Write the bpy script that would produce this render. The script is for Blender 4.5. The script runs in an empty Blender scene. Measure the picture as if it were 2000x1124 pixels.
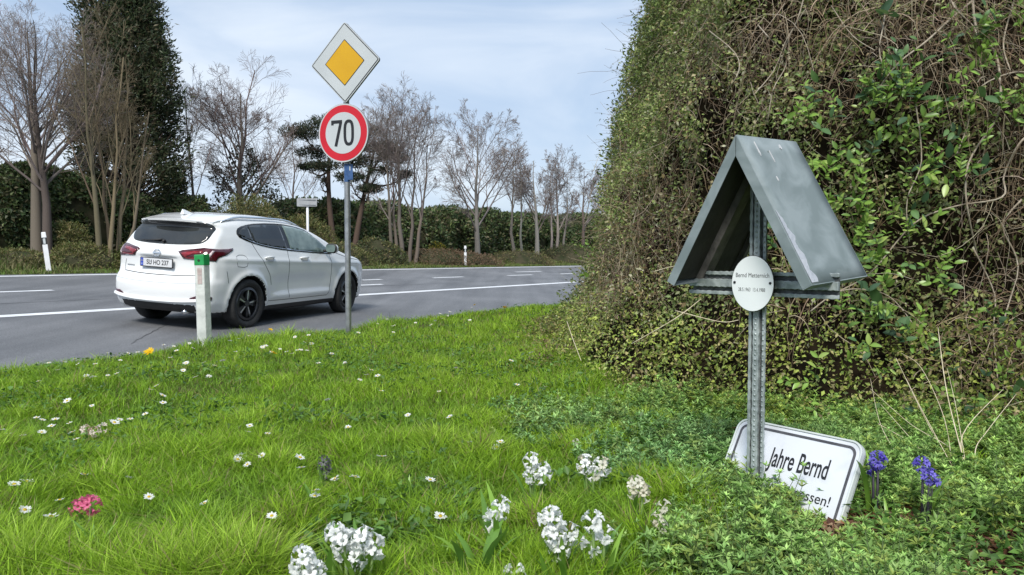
import bpy, bmesh, math, random
import numpy as np
from mathutils import Vector, Matrix, Quaternion
from mathutils.bvhtree import BVHTree
from mathutils.geometry import delaunay_2d_cdt

random.seed(7)
RNG = np.random.default_rng(11)
S = bpy.context.scene
COL = S.collection
R = math.radians
PI = math.pi

# ------------------------------------------------------------------ camera
F = 1450.0                       # focal length in photo pixels (2000 wide)
PITCH = math.atan(62 / F)
EYE = Vector((0, 0, 1.0))
cam_d = bpy.data.cameras.new('camera')
cam = bpy.data.objects.new('camera', cam_d)
COL.objects.link(cam)
cam.location = EYE
cam.rotation_euler = (PI / 2 - PITCH, 0, 0)
cam_d.sensor_width = 36
cam_d.lens = 36 * F / 2000
cam_d.clip_start = .05
cam_d.clip_end = 2000
S.camera = cam

# ------------------------------------------------------------------ world: thin high cloud over a pale blue sky
SUN_EL, SUN_AZ = R(48), R(192)      # azimuth clockwise from +Y (camera forward)
W = bpy.data.worlds.new('World')
S.world = W
W.use_nodes = True
nt = W.node_tree
nt.nodes.clear()
def N(t, **k):
    n = nt.nodes.new(t)
    for a, b in k.items():
        setattr(n, a, b)
    return n
sky = N('ShaderNodeTexSky', sky_type='NISHITA', sun_disc=False, sun_elevation=SUN_EL, sun_rotation=SUN_AZ, dust_density=1.5)
tc = N('ShaderNodeTexCoord')
mp = N('ShaderNodeMapping')
mp.inputs['Scale'].default_value = (1.0, 1.0, 3.0)
mp.inputs['Rotation'].default_value = (0, R(12), 0)
n1 = N('ShaderNodeTexNoise'); n1.inputs['Scale'].default_value = 2.3; n1.inputs['Detail'].default_value = 7; n1.inputs['Roughness'].default_value = .55
n1.inputs['Distortion'].default_value = .5
cr = N('ShaderNodeValToRGB')
cr.color_ramp.elements[0].position = .30; cr.color_ramp.elements[0].color = (.66, .66, .66, 1)
cr.color_ramp.elements[1].position = .66; cr.color_ramp.elements[1].color = (.97, .97, .97, 1)
n2 = N('ShaderNodeTexNoise'); n2.inputs['Scale'].default_value = 1.9; n2.inputs['Detail'].default_value = 8; n2.inputs['Distortion'].default_value = .7
cr2 = N('ShaderNodeValToRGB')
cr2.color_ramp.elements[0].position = .40; cr2.color_ramp.elements[0].color = (3.0, 4.05, 5.6, 1)
cr2.color_ramp.elements[1].position = .62; cr2.color_ramp.elements[1].color = (5.4, 6.05, 6.9, 1)
mx = N('ShaderNodeMixRGB')
bg = N('ShaderNodeBackground'); bg.inputs['Strength'].default_value = .1
wo = N('ShaderNodeOutputWorld')
L = nt.links.new
L(tc.outputs['Generated'], mp.inputs['Vector']); L(mp.outputs['Vector'], n1.inputs['Vector']); L(mp.outputs['Vector'], n2.inputs['Vector'])
L(n1.outputs['Fac'], cr.inputs['Fac']); L(n2.outputs['Fac'], cr2.inputs['Fac'])
L(cr.outputs['Color'], mx.inputs['Fac']); L(sky.outputs['Color'], mx.inputs['Color1']); L(cr2.outputs['Color'], mx.inputs['Color2'])
L(mx.outputs['Color'], bg.inputs['Color']); L(bg.outputs['Background'], wo.inputs['Surface'])

sd = bpy.data.lights.new('sun', 'SUN')
sd.energy = 2.6; sd.angle = R(18); sd.color = (1.0, .96, .9)
sun = bpy.data.objects.new('sun', sd); COL.objects.link(sun)
sdir = Vector((math.sin(SUN_AZ) * math.cos(SUN_EL), math.cos(SUN_AZ) * math.cos(SUN_EL), math.sin(SUN_EL)))
sun.rotation_euler = sdir.to_track_quat('Z', 'Y').to_euler()
sun.location = (0, 0, 30)
S.view_settings.view_transform = 'Standard'
S.view_settings.look = 'None'
S.view_settings.exposure = 0.62
S.view_settings.gamma = 1
S.view_settings.use_curve_mapping = False
S.cycles.max_bounces = 7
S.cycles.transparent_max_bounces = 6
S.cycles.caustics_reflective = False
S.cycles.caustics_refractive = False

# ------------------------------------------------------------------ helpers
def ray(px, py):
    """direction through a photo pixel, scaled so that y = 1"""
    a, b = (px - 1000) / F, (py - 562) / F
    c, s = math.cos(PITCH), math.sin(PITCH)
    d = Vector((a, c - b * s, -s - b * c))
    return d / d.y
def at(px, py, Y):
    return EYE + ray(px, py) * Y
def proj(P):
    """photo pixel of points (N,3)"""
    P = np.asarray(P, float)
    c, s = math.cos(PITCH), math.sin(PITCH)
    x, y, z = P[..., 0], P[..., 1], P[..., 2] - 1
    f = y * c - z * s
    u = y * s + z * c
    f = np.where(f < .05, .05, f)
    return 1000 + F * x / f, 562 - F * u / f

def _hash(i, j, k):
    h = (i * 374761393 + j * 668265263 + k * 2147483647 + 144665) & 0xffffffff
    h = ((h ^ (h >> 13)) * 1274126177) & 0xffffffff
    return ((h ^ (h >> 16)) & 0xffff) / 65535.0
def noise(P, scale=1.0, octaves=2, seed=0):
    P = np.asarray(P, float) * scale + seed * 17.31
    out = 0; amp = 1; tot = 0
    for o in range(octaves):
        Q = P * (2 ** o)
        i = np.floor(Q).astype(np.int64); f = Q - i
        f = f * f * (3 - 2 * f)
        v = 0
        for dx in (0, 1):
            for dy in (0, 1):
                for dz in (0, 1):
                    w = (f[..., 0] if dx else 1 - f[..., 0]) * (f[..., 1] if dy else 1 - f[..., 1]) * (f[..., 2] if dz else 1 - f[..., 2])
                    v = v + w * _hash(i[..., 0] + dx, i[..., 1] + dy, i[..., 2] + dz)
        out = out + v * amp; tot += amp; amp *= .5
    return out / tot           # 0..1
def sstep(a, b, x):
    t = np.clip((x - a) / (b - a), 0, 1)
    return t * t * (3 - 2 * t)
def unit(v):
    return v / np.maximum(np.linalg.norm(v, axis=-1, keepdims=True), 1e-9)

def tag(o, label=None, cat=None, group=None, kind=None):
    if label: o['label'] = label
    if cat: o['category'] = cat
    if group: o['group'] = group
    if kind: o['kind'] = kind
    return o
def empty(name, loc=(0, 0, 0), rz=0, label=None, cat=None, group=None):
    o = bpy.data.objects.new(name, None); COL.objects.link(o)
    o.empty_display_size = .1
    o.location = loc; o.rotation_euler = (0, 0, rz)
    return tag(o, label, cat, group)
def link(name, me, parent=None, mats=()):
    o = bpy.data.objects.new(name, me); COL.objects.link(o)
    for m in (mats if isinstance(mats, (list, tuple)) else [mats]):
        if m is not None: me.materials.append(m)
    if parent is not None: o.parent = parent
    return o
def npmesh(name, V, faces, mats=None, parent=None, cols=None, smooth=False, fmat=None, link_it=True):
    """faces: list of int arrays (M,3) / (M,4)"""
    me = bpy.data.meshes.new(name)
    V = np.asarray(V, np.float32).reshape(-1, 3)
    fs = [np.asarray(f, np.int32) for f in faces if len(f)]
    loops = np.concatenate([f.ravel() for f in fs])
    tot = np.concatenate([np.full(len(f), f.shape[1], np.int32) for f in fs])
    start = np.concatenate([[0], np.cumsum(tot)[:-1]]).astype(np.int32)
    me.vertices.add(len(V)); me.vertices.foreach_set('co', V.ravel())
    me.loops.add(len(loops)); me.loops.foreach_set('vertex_index', loops)
    me.polygons.add(len(tot)); me.polygons.foreach_set('loop_start', start); me.polygons.foreach_set('loop_total', tot)
    if smooth: me.polygons.foreach_set('use_smooth', np.ones(len(tot), bool))
    if fmat is not None: me.polygons.foreach_set('material_index', np.asarray(fmat, np.int32))
    me.update(calc_edges=True)
    if cols is not None:
        at_ = me.attributes.new('tint', 'FLOAT_COLOR', 'POINT')
        c = np.ones((len(V), 4), np.float32); c[:, :3] = cols
        at_.data.foreach_set('color', c.ravel())
    if not link_it:
        for m in (mats if isinstance(mats, (list, tuple)) else [mats]):
            if m is not None: me.materials.append(m)
        return me
    return link(name, me, parent, mats)

class MB:
    """collects boxes, bars, tubes and prisms, then links them as ONE mesh object"""
    def __init__(s): s.V = []; s.Fc = []; s.mi = []; s.cur = 0
    def add(s, vs, fs):
        b = len(s.V); s.V += [tuple(v) for v in vs]; s.Fc += [tuple(b + i for i in f) for f in fs]; s.mi += [s.cur] * len(fs); return s
    def box(s, x0, x1, y0, y1, z0, z1, M=None):
        vs = [Vector(p) for p in ((x0,y0,z0),(x1,y0,z0),(x1,y1,z0),(x0,y1,z0),(x0,y0,z1),(x1,y0,z1),(x1,y1,z1),(x0,y1,z1))]
        if M: vs = [M @ v for v in vs]
        return s.add(vs, [(0,3,2,1),(4,5,6,7),(0,1,5,4),(1,2,6,5),(2,3,7,6),(3,0,4,7)])
    def tube(s, pts, r, n=8, cap=True):
        pts = [Vector(p) for p in pts]
        rs = r if isinstance(r, (list, tuple)) else [r] * len(pts)
        rings = []
        for i, p in enumerate(pts):
            t = (pts[min(i + 1, len(pts) - 1)] - pts[max(i - 1, 0)]).normalized()
            ref = Vector((0, 0, 1)) if abs(t.z) < .9 else Vector((1, 0, 0))
            a = t.cross(ref).normalized(); b = t.cross(a)
            rings.append([p + (a * math.cos(2 * PI * k / n) + b * math.sin(2 * PI * k / n)) * rs[i] for k in range(n)])
        vs = [v for rg in rings for v in rg]
        fs = [(i*n+k, i*n+(k+1)%n, (i+1)*n+(k+1)%n, (i+1)*n+k) for i in range(len(pts)-1) for k in range(n)]
        if cap: fs += [tuple(range(n))[::-1], tuple((len(pts)-1)*n + k for k in range(n))]
        return s.add(vs, fs)
    def prism(s, poly, d0, d1, M=None):
        """poly in local xy, extruded along local z from d0 to d1"""
        n = len(poly)
        vs = [Vector((p[0], p[1], d0)) for p in poly] + [Vector((p[0], p[1], d1)) for p in poly]
        if M: vs = [M @ v for v in vs]
        return s.add(vs, [tuple(range(n))[::-1], tuple(range(n, 2*n))] + [(i, (i+1)%n, n+(i+1)%n, n+i) for i in range(n)])
    def ring(s, outer, inner, d0, d1, M=None):
        n = len(outer)
        vs = [Vector((*p, d)) for d in (d0, d1) for pl in (outer, inner) for p in pl]
        if M: vs = [M @ v for v in vs]
        o0, i0, o1, i1 = 0, n, 2*n, 3*n; fs = []
        for k in range(n):
            j = (k+1) % n
            fs += [(o1+k, o1+j, i1+j, i1+k), (o0+j, o0+k, i0+k, i0+j), (o0+k, o0+j, o1+j, o1+k), (i0+j, i0+k, i1+k, i1+j)]
        return s.add(vs, fs)
    def build(s, name, mats, parent=None, smooth=False, bevel=0, bseg=2):
        me = bpy.data.meshes.new(name); me.from_pydata(s.V, [], s.Fc)
        me.polygons.foreach_set('material_index', s.mi)
        bm = bmesh.new(); bm.from_mesh(me)
        bmesh.ops.recalc_face_normals(bm, faces=bm.faces)
        bm.to_mesh(me); bm.free()
        o = link(name, me, parent, mats)
        if smooth:
            me.polygons.foreach_set('use_smooth', [True] * len(me.polygons))
        if bevel:
            m = o.modifiers.new('bevel', 'BEVEL'); m.width = bevel; m.segments = bseg; m.limit_method = 'ANGLE'; m.angle_limit = R(40)
        return o
def rrect(w, h, r, n=6, cx=0, cy=0):
    pts = []
    for (sx, sy, a0) in ((1, 1, 0), (-1, 1, 90), (-1, -1, 180), (1, -1, 270)):
        for k in range(n + 1):
            a = R(a0 + 90 * k / n)
            pts.append((cx + sx * (w / 2 - r) + r * math.cos(a), cy + sy * (h / 2 - r) + r * math.sin(a)))
    return pts
def circ(r, n=48, rx=None):
    return [((rx or r) * math.cos(2 * PI * k / n), r * math.sin(2 * PI * k / n)) for k in range(n)]
def frame(o, x, y, z=None):
    x = Vector(x).normalized(); y = Vector(y).normalized()
    z = x.cross(y).normalized() if z is None else Vector(z).normalized()
    return Matrix(((x.x, y.x, z.x, o[0]), (x.y, y.y, z.y, o[1]), (x.z, y.z, z.z, o[2]), (0, 0, 0, 1)))

# ------------------------------------------------------------------ materials (all procedural)
def newmat(name):
    m = bpy.data.materials.new(name); m.use_nodes = True
    n = m.node_tree.nodes
    return m, n, m.node_tree.links.new, n['Principled BSDF']
def pm(name, c1, c2=None, scale=8, rough=.6, metal=0, bump=0, bscale=None, detail=5, lo=.35, hi=.65, coat=0, spec=.5, rvar=0):
    m, n, l, b = newmat(name)
    b.inputs['Roughness'].default_value = rough; b.inputs['Metallic'].default_value = metal
    b.inputs['Coat Weight'].default_value = coat; b.inputs['Coat Roughness'].default_value = .05
    b.inputs['Specular IOR Level'].default_value = spec
    t = n.new('ShaderNodeTexCoord')
    c2 = c2 or c1
    nz = n.new('ShaderNodeTexNoise'); nz.inputs['Scale'].default_value = scale; nz.inputs['Detail'].default_value = detail
    l(t.outputs['Object'], nz.inputs['Vector'])
    r = n.new('ShaderNodeValToRGB')
    r.color_ramp.elements[0].position = lo; r.color_ramp.elements[0].color = (*c1, 1)
    r.color_ramp.elements[1].position = hi; r.color_ramp.elements[1].color = (*c2, 1)
    l(nz.outputs['Fac'], r.inputs['Fac']); l(r.outputs['Color'], b.inputs['Base Color'])
    if rvar:
        mr = n.new('ShaderNodeMapRange'); mr.inputs['To Min'].default_value = rough - rvar; mr.inputs['To Max'].default_value = rough + rvar
        l(nz.outputs['Fac'], mr.inputs['Value']); l(mr.outputs['Result'], b.inputs['Roughness'])
    if bump:
        n2 = n.new('ShaderNodeTexNoise'); n2.inputs['Scale'].default_value = bscale or scale * 4; n2.inputs['Detail'].default_value = 4
        l(t.outputs['Object'], n2.inputs['Vector'])
        bp = n.new('ShaderNodeBump'); bp.inputs['Strength'].default_value = bump; bp.inputs['Distance'].default_value = .01
        l(n2.outputs['Fac'], bp.inputs['Height']); l(bp.outputs['Normal'], b.inputs['Normal'])
    return m
def fol(name, rough=.5, trans=.3, spec=.4):
    """foliage: colour from each leaf's own tint, with light coming through"""
    m, n, l, b = newmat(name)
    a = n.new('ShaderNodeAttribute'); a.attribute_name = 'tint'
    l(a.outputs['Color'], b.inputs['Base Color'])
    b.inputs['Roughness'].default_value = rough; b.inputs['Specular IOR Level'].default_value = spec
    if trans:
        tr = n.new('ShaderNodeBsdfTranslucent'); l(a.outputs['Color'], tr.inputs['Color'])
        mx = n.new('ShaderNodeMixShader'); mx.inputs[0].default_value = trans
        l(b.outputs[0], mx.inputs[1]); l(tr.outputs[0], mx.inputs[2]); l(mx.outputs[0], n['Material Output'].inputs['Surface'])
    return m
M_leaf = fol('leaf_tint', .5, .3)
M_grass = fol('grass_tint', .5, .35, .3)
M_bark = fol('bark_tint', .85, 0, .2)
M_petal = fol('petal_tint', .55, .3, .3)

# ------------------------------------------------------------------ vectorised leaf and branch builders
def rot_cols(pal, n, rng, var=.25):
    pal = np.array(pal, float)
    c = pal[rng.integers(0, len(pal), n)] * (1 + (rng.random((n, 1)) - .5) * 2 * var)
    c *= 1 + (rng.random((n, 3)) - .5) * .12
    return np.clip(c, 0, 1)
def leaves(P, D, Nn, ln, wd, cols, fold=.25, curl=.1):
    """leaf blades: P base points, D direction, Nn face normal, ln/wd length/width: 6 verts, 4 triangles each"""
    n = len(P); D = unit(D); Sd = unit(np.cross(D, Nn)); Nn = np.cross(Sd, D)
    ln = np.broadcast_to(np.asarray(ln, float), (n,))[:, None]; wd = np.broadcast_to(np.asarray(wd, float), (n,))[:, None]
    mid = P + D * ln * .5 - Nn * wd * fold * .6
    a = P + D * ln * .42 + Sd * wd * .5 + Nn * wd * fold * .4
    b = P + D * ln * .42 - Sd * wd * .5 + Nn * wd * fold * .4
    tip = P + D * ln - Nn * ln * curl
    V = np.stack([P, a, tip, b, mid], 1).reshape(-1, 3)
    i = np.arange(n)[:, None] * 5
    T = np.concatenate([i + np.array([[0, 4, 1]]), i + np.array([[1, 4, 2]]), i + np.array([[2, 4, 3]]), i + np.array([[3, 4, 0]])])
    return V, T, np.repeat(cols, 5, 0)
def leaves2(P, D, Nn, ln, wd, cols, fold=.3):
    """cheap 2-triangle folded leaf"""
    n = len(P); D = unit(D); Sd = unit(np.cross(D, Nn)); Nn = np.cross(Sd, D)
    ln = np.broadcast_to(np.asarray(ln, float), (n,))[:, None]; wd = np.broadcast_to(np.asarray(wd, float), (n,))[:, None]
    a = P + D * ln * .45 + Sd * wd * .5 + Nn * wd * fold
    b = P + D * ln * .45 - Sd * wd * .5 + Nn * wd * fold
    tip = P + D * ln
    V = np.stack([P, a, tip, b], 1).reshape(-1, 3)
    i = np.arange(n)[:, None] * 4
    T = np.concatenate([i + np.array([[0, 2, 1]]), i + np.array([[0, 3, 2]])])
    return V, T, np.repeat(cols, 4, 0)
def polytube(P, Rr, sides=3):
    Nn, K, _ = P.shape
    t = unit(np.gradient(P, axis=1))
    mt = unit(P[:, -1] - P[:, 0])
    ref = np.where(np.abs(mt[:, 2:3]) < .8, np.array([[0, 0, 1.]]), np.array([[1., 0, 0]]))[:, None, :]
    a = unit(np.cross(t, np.broadcast_to(ref, t.shape))); b = np.cross(t, a)
    V = []
    for k in range(sides):
        an = 2 * PI * k / sides
        V.append(P + (a * math.cos(an) + b * math.sin(an)) * Rr[..., None])
    V = np.stack(V, 2)            # N,K,sides,3
    idx = np.arange(Nn * K * sides).reshape(Nn, K, sides)
    q = []
    for k in range(sides):
        j = (k + 1) % sides
        q.append(np.stack([idx[:, :-1, k], idx[:, :-1, j], idx[:, 1:, j], idx[:, 1:, k]], -1).reshape(-1, 4))
    return V.reshape(-1, 3), np.concatenate(q), K * sides
def merge(parts):
    """parts: list of (V, faces, cols) -> merged"""
    V, T3, T4, C = [], [], [], []; o = 0
    for v, f, c in parts:
        if len(v) == 0: continue
        V.append(v); C.append(c)
        (T3 if f.shape[1] == 3 else T4).append(f + o); o += len(v)
    return np.concatenate(V), [np.concatenate(x) for x in (T3, T4) if x], np.concatenate(C)
def spawn(P, Rr, n, t0, t1, ang, lr, K, up, wig, rr, rng, lens=None, shape=.55, ell=None, ek=None):
    Nn, Kp, _ = P.shape
    if lens is None: lens = np.linalg.norm(np.diff(P, axis=1), axis=-1).sum(1)
    idx = np.repeat(np.arange(Nn), n)
    t = (np.tile(np.arange(n), Nn) + rng.random(Nn * n)) / n * (t1 - t0) + t0
    f = np.clip(t * (Kp - 1), 0, Kp - 1.001); i = f.astype(int); fr = (f - i)[:, None]
    st = P[idx, i] * (1 - fr) + P[idx, i + 1] * fr
    tan = unit(P[idx, i + 1] - P[idx, i])
    r0 = (Rr[idx, i] * (1 - fr[:, 0]) + Rr[idx, i + 1] * fr[:, 0]) * rr
    rv = rng.normal(size=(Nn * n, 3)); perp = unit(rv - (rv * tan).sum(1, keepdims=True) * tan)
    a = ang * (.7 + .6 * rng.random((Nn * n, 1)))
    d = np.cos(a) * tan + np.sin(a) * perp
    Ln = lens[idx] * lr * (1 - shape * (t - t0) / max(t1 - t0, 1e-6)) * (.7 + .5 * rng.random(Nn * n))
    if ell is not None:      # keep the branch inside a rounded crown
        o_ = (st - ell[0]) / ell[1]; v_ = d / ell[1]
        A_ = (v_ ** 2).sum(1); B_ = (o_ * v_).sum(1); C_ = (o_ ** 2).sum(1) - 1
        ds_ = (-B_ + np.sqrt(np.maximum(B_ * B_ - A_ * C_, 0))) / A_
        ds_ = np.maximum(ds_, .03 * ell[1][2])
        Ln = ds_ * ek * (.75 + .35 * rng.random(Nn * n)) if ek else np.minimum(Ln, ds_ * (.8 + .3 * rng.random(Nn * n)) + .04 * ell[1][2])
    pts = [st]
    for k in range(K - 1):
        pts.append(pts[-1] + d * (Ln / (K - 1))[:, None])
        d = unit(d + np.array([0, 0, up]) + wig * rng.normal(size=d.shape))
    r = r0[:, None] * np.linspace(1, .4, K)[None, :]
    return np.stack(pts, 1), r
# ------------------------------------------------------------------ the lie of the land
X0, Y0 = -3.79, 10.4                       # where the car's near rear wheel stands
UX, UY = math.sin(R(30.8)), math.cos(R(30.8))   # along the road
def ca(x, y):
    """c: metres across the road (0 near side, 9.2 far edge line), a: metres along it"""
    dx, dy = x - X0, y - Y0
    return -dx * UY + dy * UX, dx * UX + dy * UY
def xy(c, a):
    return X0 - c * UY + a * UX, Y0 + c * UX + a * UY
SA, SC = -.0042, .061                      # road falls gently away, and is banked across
def zroad(c, a):
    return SC * c + SA * np.clip(a, -60, 150)
C_NEAR, C_FAR = -1.55, 9.55
def zground(x, y, rough=True):
    x = np.asarray(x, float); y = np.asarray(y, float)
    c, a = ca(x, y)
    zr = zroad(c, a) - .03
    verge = .20 + .0 * a
    verge = verge - .9 * sstep(-9, -60, c) * 0
    near = verge + (zr - verge) * sstep(-3.15, -1.75, c)
    ce = C_FAR + .1
    zf = zroad(ce, a) - .01 + .05 * np.clip(c - ce, 0, 6) - .03 * np.clip(c - ce - 6, 0, 20)
    z = np.where(c < -1.75, near, np.where(c < ce, zr, zf))
    if rough:
        P = np.stack([x, y, np.zeros_like(x)], -1)
        m = sstep(-1.75, -2.4, c) + sstep(ce + .3, ce + 2, c)
        z = z + m * (noise(P, 1.1, 2, 3) - .5) * .07
    return z
def grid_axis(lo, hi, step, far):
    core = np.arange(lo, hi + 1e-6, step)
    g = []; d = step
    x = hi
    while x < far: d *= 1.28; x += d; g.append(x)
    h = []; d = step; x = lo
    while x > -far: d *= 1.28; x -= d; h.append(x)
    return np.array(h[::-1] + list(core) + g)
gx = grid_axis(-22, 8, .17, 420); gy = grid_axis(-1, 30, .17, 620)
GX, GY = np.meshgrid(gx, gy)
GZ = zground(GX, GY)
nx, ny = len(gx), len(gy)
ii = np.arange(nx * ny).reshape(ny, nx)
quads = np.stack([ii[:-1, :-1], ii[:-1, 1:], ii[1:, 1:], ii[1:, :-1]], -1).reshape(-1, 4)
M_soil = pm('verge_soil', (.055, .085, .018), (.075, .06, .03), scale=3.0, rough=.95, bump=.6, bscale=60, spec=.1)
g = npmesh('ground', np.stack([GX, GY, GZ], -1).reshape(-1, 3), [quads], M_soil, smooth=True)
tag(g, kind='structure')

# road: asphalt strip on the banked plane
def strip(name, c0, c1, a0, a1, dz, mat, na=60, nc=1, wob=0, kind='structure', seed=0):
    A = np.linspace(a0, a1, na + 1); C = np.linspace(0, 1, nc + 1)
    AA, CC = np.meshgrid(A, C)
    lo = c0 + wob * (noise(np.stack([A, A * 0 + seed, A * 0], -1), 1.7, 3) - .5) * 2
    CC = lo[None, :] + (c1 - lo[None, :]) * CC
    x, y = xy(CC, AA)
    V = np.stack([x, y, zroad(CC, AA) + dz], -1).reshape(-1, 3)
    k = np.arange(V.shape[0]).reshape(nc + 1, na + 1)
    q = np.stack([k[:-1, :-1], k[:-1, 1:], k[1:, 1:], k[1:, :-1]], -1).reshape(-1, 4)
    o = npmesh(name, V, [q], mat)
    return tag(o, kind=kind)
def asphalt():
    m, n, l, b = newmat('asphalt')
    t = n.new('ShaderNodeTexCoord')
    big = n.new('ShaderNodeTexNoise'); big.inputs['Scale'].default_value = .55; big.inputs['Detail'].default_value = 6
    st = n.new('ShaderNodeMapping'); st.inputs['Rotation'].default_value = (0, 0, R(30.8)); st.inputs['Scale'].default_value = (1.6, .12, 1)
    l(t.outputs['Object'], st.inputs['Vector'])
    tr = n.new('ShaderNodeTexNoise'); tr.inputs['Scale'].default_value = 1.5; tr.inputs['Detail'].default_value = 4
    l(st.outputs['Vector'], tr.inputs['Vector'])
    fine = n.new('ShaderNodeTexNoise'); fine.inputs['Scale'].default_value = 90; fine.inputs['Detail'].default_value = 3
    for q in (big, fine): l(t.outputs['Object'], q.inputs['Vector'])
    add = n.new('ShaderNodeMath'); add.operation = 'ADD'; l(big.outputs['Fac'], add.inputs[0]); l(tr.outputs['Fac'], add.inputs[1])
    r = n.new('ShaderNodeValToRGB')
    r.color_ramp.elements[0].position = .38; r.color_ramp.elements[0].color = (.118, .122, .129, 1)
    r.color_ramp.elements[1].position = .62; r.color_ramp.elements[1].color = (.190, .194, .202, 1)
    hf = n.new('ShaderNodeMath'); hf.operation = 'MULTIPLY'; hf.inputs[1].default_value = .5; l(add.outputs[0], hf.inputs[0])
    l(hf.outputs[0], r.inputs['Fac'])
    r2 = n.new('ShaderNodeValToRGB')
    r2.color_ramp.elements[0].position = .3; r2.color_ramp.elements[0].color = (.5, .5, .5, 1)
    r2.color_ramp.elements[1].position = .7; r2.color_ramp.elements[1].color = (1.4, 1.4, 1.4, 1)
    l(fine.outputs['Fac'], r2.inputs['Fac'])
    mm = n.new('ShaderNodeMixRGB'); mm.blend_type = 'MULTIPLY'; mm.inputs[0].default_value = 1
    l(r.outputs['Color'], mm.inputs[1]); l(r2.outputs['Color'], mm.inputs[2]); l(mm.outputs[0], b.inputs['Base Color'])
    b.inputs['Roughness'].default_value = .62; b.inputs['Specular IOR Level'].default_value = .4
    bp = n.new('ShaderNodeBump'); bp.inputs['Strength'].default_value = .35; bp.inputs['Distance'].default_value = .006
    l(fine.outputs['Fac'], bp.inputs['Height']); l(bp.outputs['Normal'], b.inputs['Normal'])
    return m
M_asph = asphalt()
M_line = pm('road_paint', (.62, .64, .66), (.78, .79, .80), scale=6, rough=.6, detail=8)
road = strip('road', C_NEAR, C_FAR, -60, 170, 0, M_asph, na=400, nc=6, wob=.05)
strip('road_marking', 2.52, 2.75, -60, 170, .004, M_line, na=240)
strip('road_marking', 9.02, 9.24, -60, 170, .004, M_line, na=240)
def px_road(px, py):
    """(c, a) on the road plane under a photo pixel"""
    d = ray(px, py)
    for k in range(1):
        # z = 1 + d.z t ; c = c0 + c1 t ; a = a0 + a1 t
        c0, a0 = ca(0, 0); c1, a1 = ca(d.x, 1); c1 -= c0; a1 -= a0
        t = (SC * c0 + SA * a0 - 1) / (d.z - SC * c1 - SA * a1)
    return c0 + c1 * t, a0 + a1 * t
for (xa, xb, py) in ((-60, 120, 570), (835, 916, 542.3), (981, 1050, 538), (700, 752, 547)):
    c_, aa = px_road(xa, py); _, ab = px_road(xb, py)
    cm = px_road((xa + xb) / 2, py)[0]
    strip('road_marking', cm - .075, cm + .075, aa, ab, .004, M_line, na=6)
for (xa, xb, py) in ((690, 757, 556.8), (998, 1066, 531.2), (1088, 1130, 535)):
    c_, aa = px_road(xa, py); _, ab = px_road(xb, py)
    cm = px_road((xa + xb) / 2, py)[0]
    strip('road_marking', cm - .08, cm + .08, aa, ab, .004, M_line, na=6)
# a tar-filled crack and a paler repair strip by the near edge
M_tar = pm('road_tar', (.03, .03, .034), (.045, .045, .05), scale=12, rough=.4)
def crack(pts, w):
    V = []; q = []
    for i, (c, a) in enumerate(pts):
        x, y = xy(c, a); ww = w * (.6 + .8 * random.random())
        x2, y2 = xy(c + ww, a)
        V += [(x, y, zroad(c, a) + .003), (x2, y2, zroad(c + ww, a) + .003)]
        if i: q.append((2*i-2, 2*i, 2*i+1, 2*i-1))
    return tag(npmesh('road_crack', V, [np.array(q)], M_tar), kind='structure')
p0, p1 = px_road(255, 672), px_road(335, 628)
crack([(p0[0] + (p1[0]-p0[0]) * k / 14 + random.uniform(-.03, .03), p0[1] + (p1[1]-p0[1]) * k / 14) for k in range(15)], .014)
crack([(4.1 + random.uniform(-.03, .03), -8 + k * .8) for k in range(60)], .022)

# ------------------------------------------------------------------ grass of the verge
def blades(x, y, h, w, lean, cols, base=None, seed=0):
    """each blade: 5 vertices, a quad and a triangle, bent over"""
    n = len(x); rng = np.random.default_rng(seed + 100)
    z = zground(x, y) - .01 if base is None else base
    P = np.stack([x, y, z], -1)
    an = rng.random(n) * 2 * PI
    side = np.stack([np.cos(an), np.sin(an), 0 * an], -1)
    ld = rng.random(n) * 2 * PI
    ln = np.stack([np.cos(ld), np.sin(ld), 0 * ld], -1) * (lean * h)[:, None]
    up = np.array([0, 0, 1.])
    w = w[:, None]; hh = h[:, None]
    m = P + up * hh * .55 + ln * .3
    tip = P + up * hh * (1 - .25 * lean[:, None]) + ln
    V = np.stack([P - side * w * .5, P + side * w * .5, m - side * w * .42, m + side * w * .42, tip], 1).reshape(-1, 3)
    i = np.arange(n)[:, None] * 5
    q = i + np.array([[0, 1, 3, 2]]); t = i + np.array([[2, 3, 4]])
    return V, q, t, np.repeat(cols, 5, 0)
def grass_field(name, x, y, h, w, lean, cols, seed=0, label=None):
    V, q, t, c = blades(x, y, h, w, lean, cols, seed=seed)
    # darker roots, paler tips are the blade's own colour
    o = npmesh(name, V, [q, t], M_grass, cols=c)
    return tag(o, label, 'grass', kind='stuff')
rng = np.random.default_rng(5)
def hedge_foot(y):
    """x of the hedge's foot at depth y"""
    return np.interp(y, [0, 3.0, 3.5, 3.8, 4.0, 4.5, 5.2, 6.4, 8, 9.4, 10.8, 13], [9, 5.5, 3.6, 2.5, 1.75, 1.35, 1.0, .88, .8, .92, 1.6, 3.0])
def in_cover(x, y):
    """how far a spot belongs to the leafy ground cover beside the cross, 0..1"""
    px, py = proj(np.stack([x, y, 0 * x + .22], -1))
    n_ = noise(np.stack([x, y, 0 * x], -1), 3.0, 3, 9) - .5
    edge = np.interp(py, [700, 760, 800, 860, 950, 1020, 1124, 1400], [1300, 1150, 1030, 1090, 1390, 1440, 1470, 1500]) + n_ * 640
    left = sstep(edge - 150, edge + 190, px)
    top = sstep(725, 840, py + n_ * 150 - .02 * (px - 1000))
    return left * top
NB = 520000
u = rng.random(NB)
t = np.exp(np.log(1.35) + u * (np.log(19) - np.log(1.35)))
t = np.concatenate([t, 1.35 + rng.random(60000) * 2.2]); NB = len(t)
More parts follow.
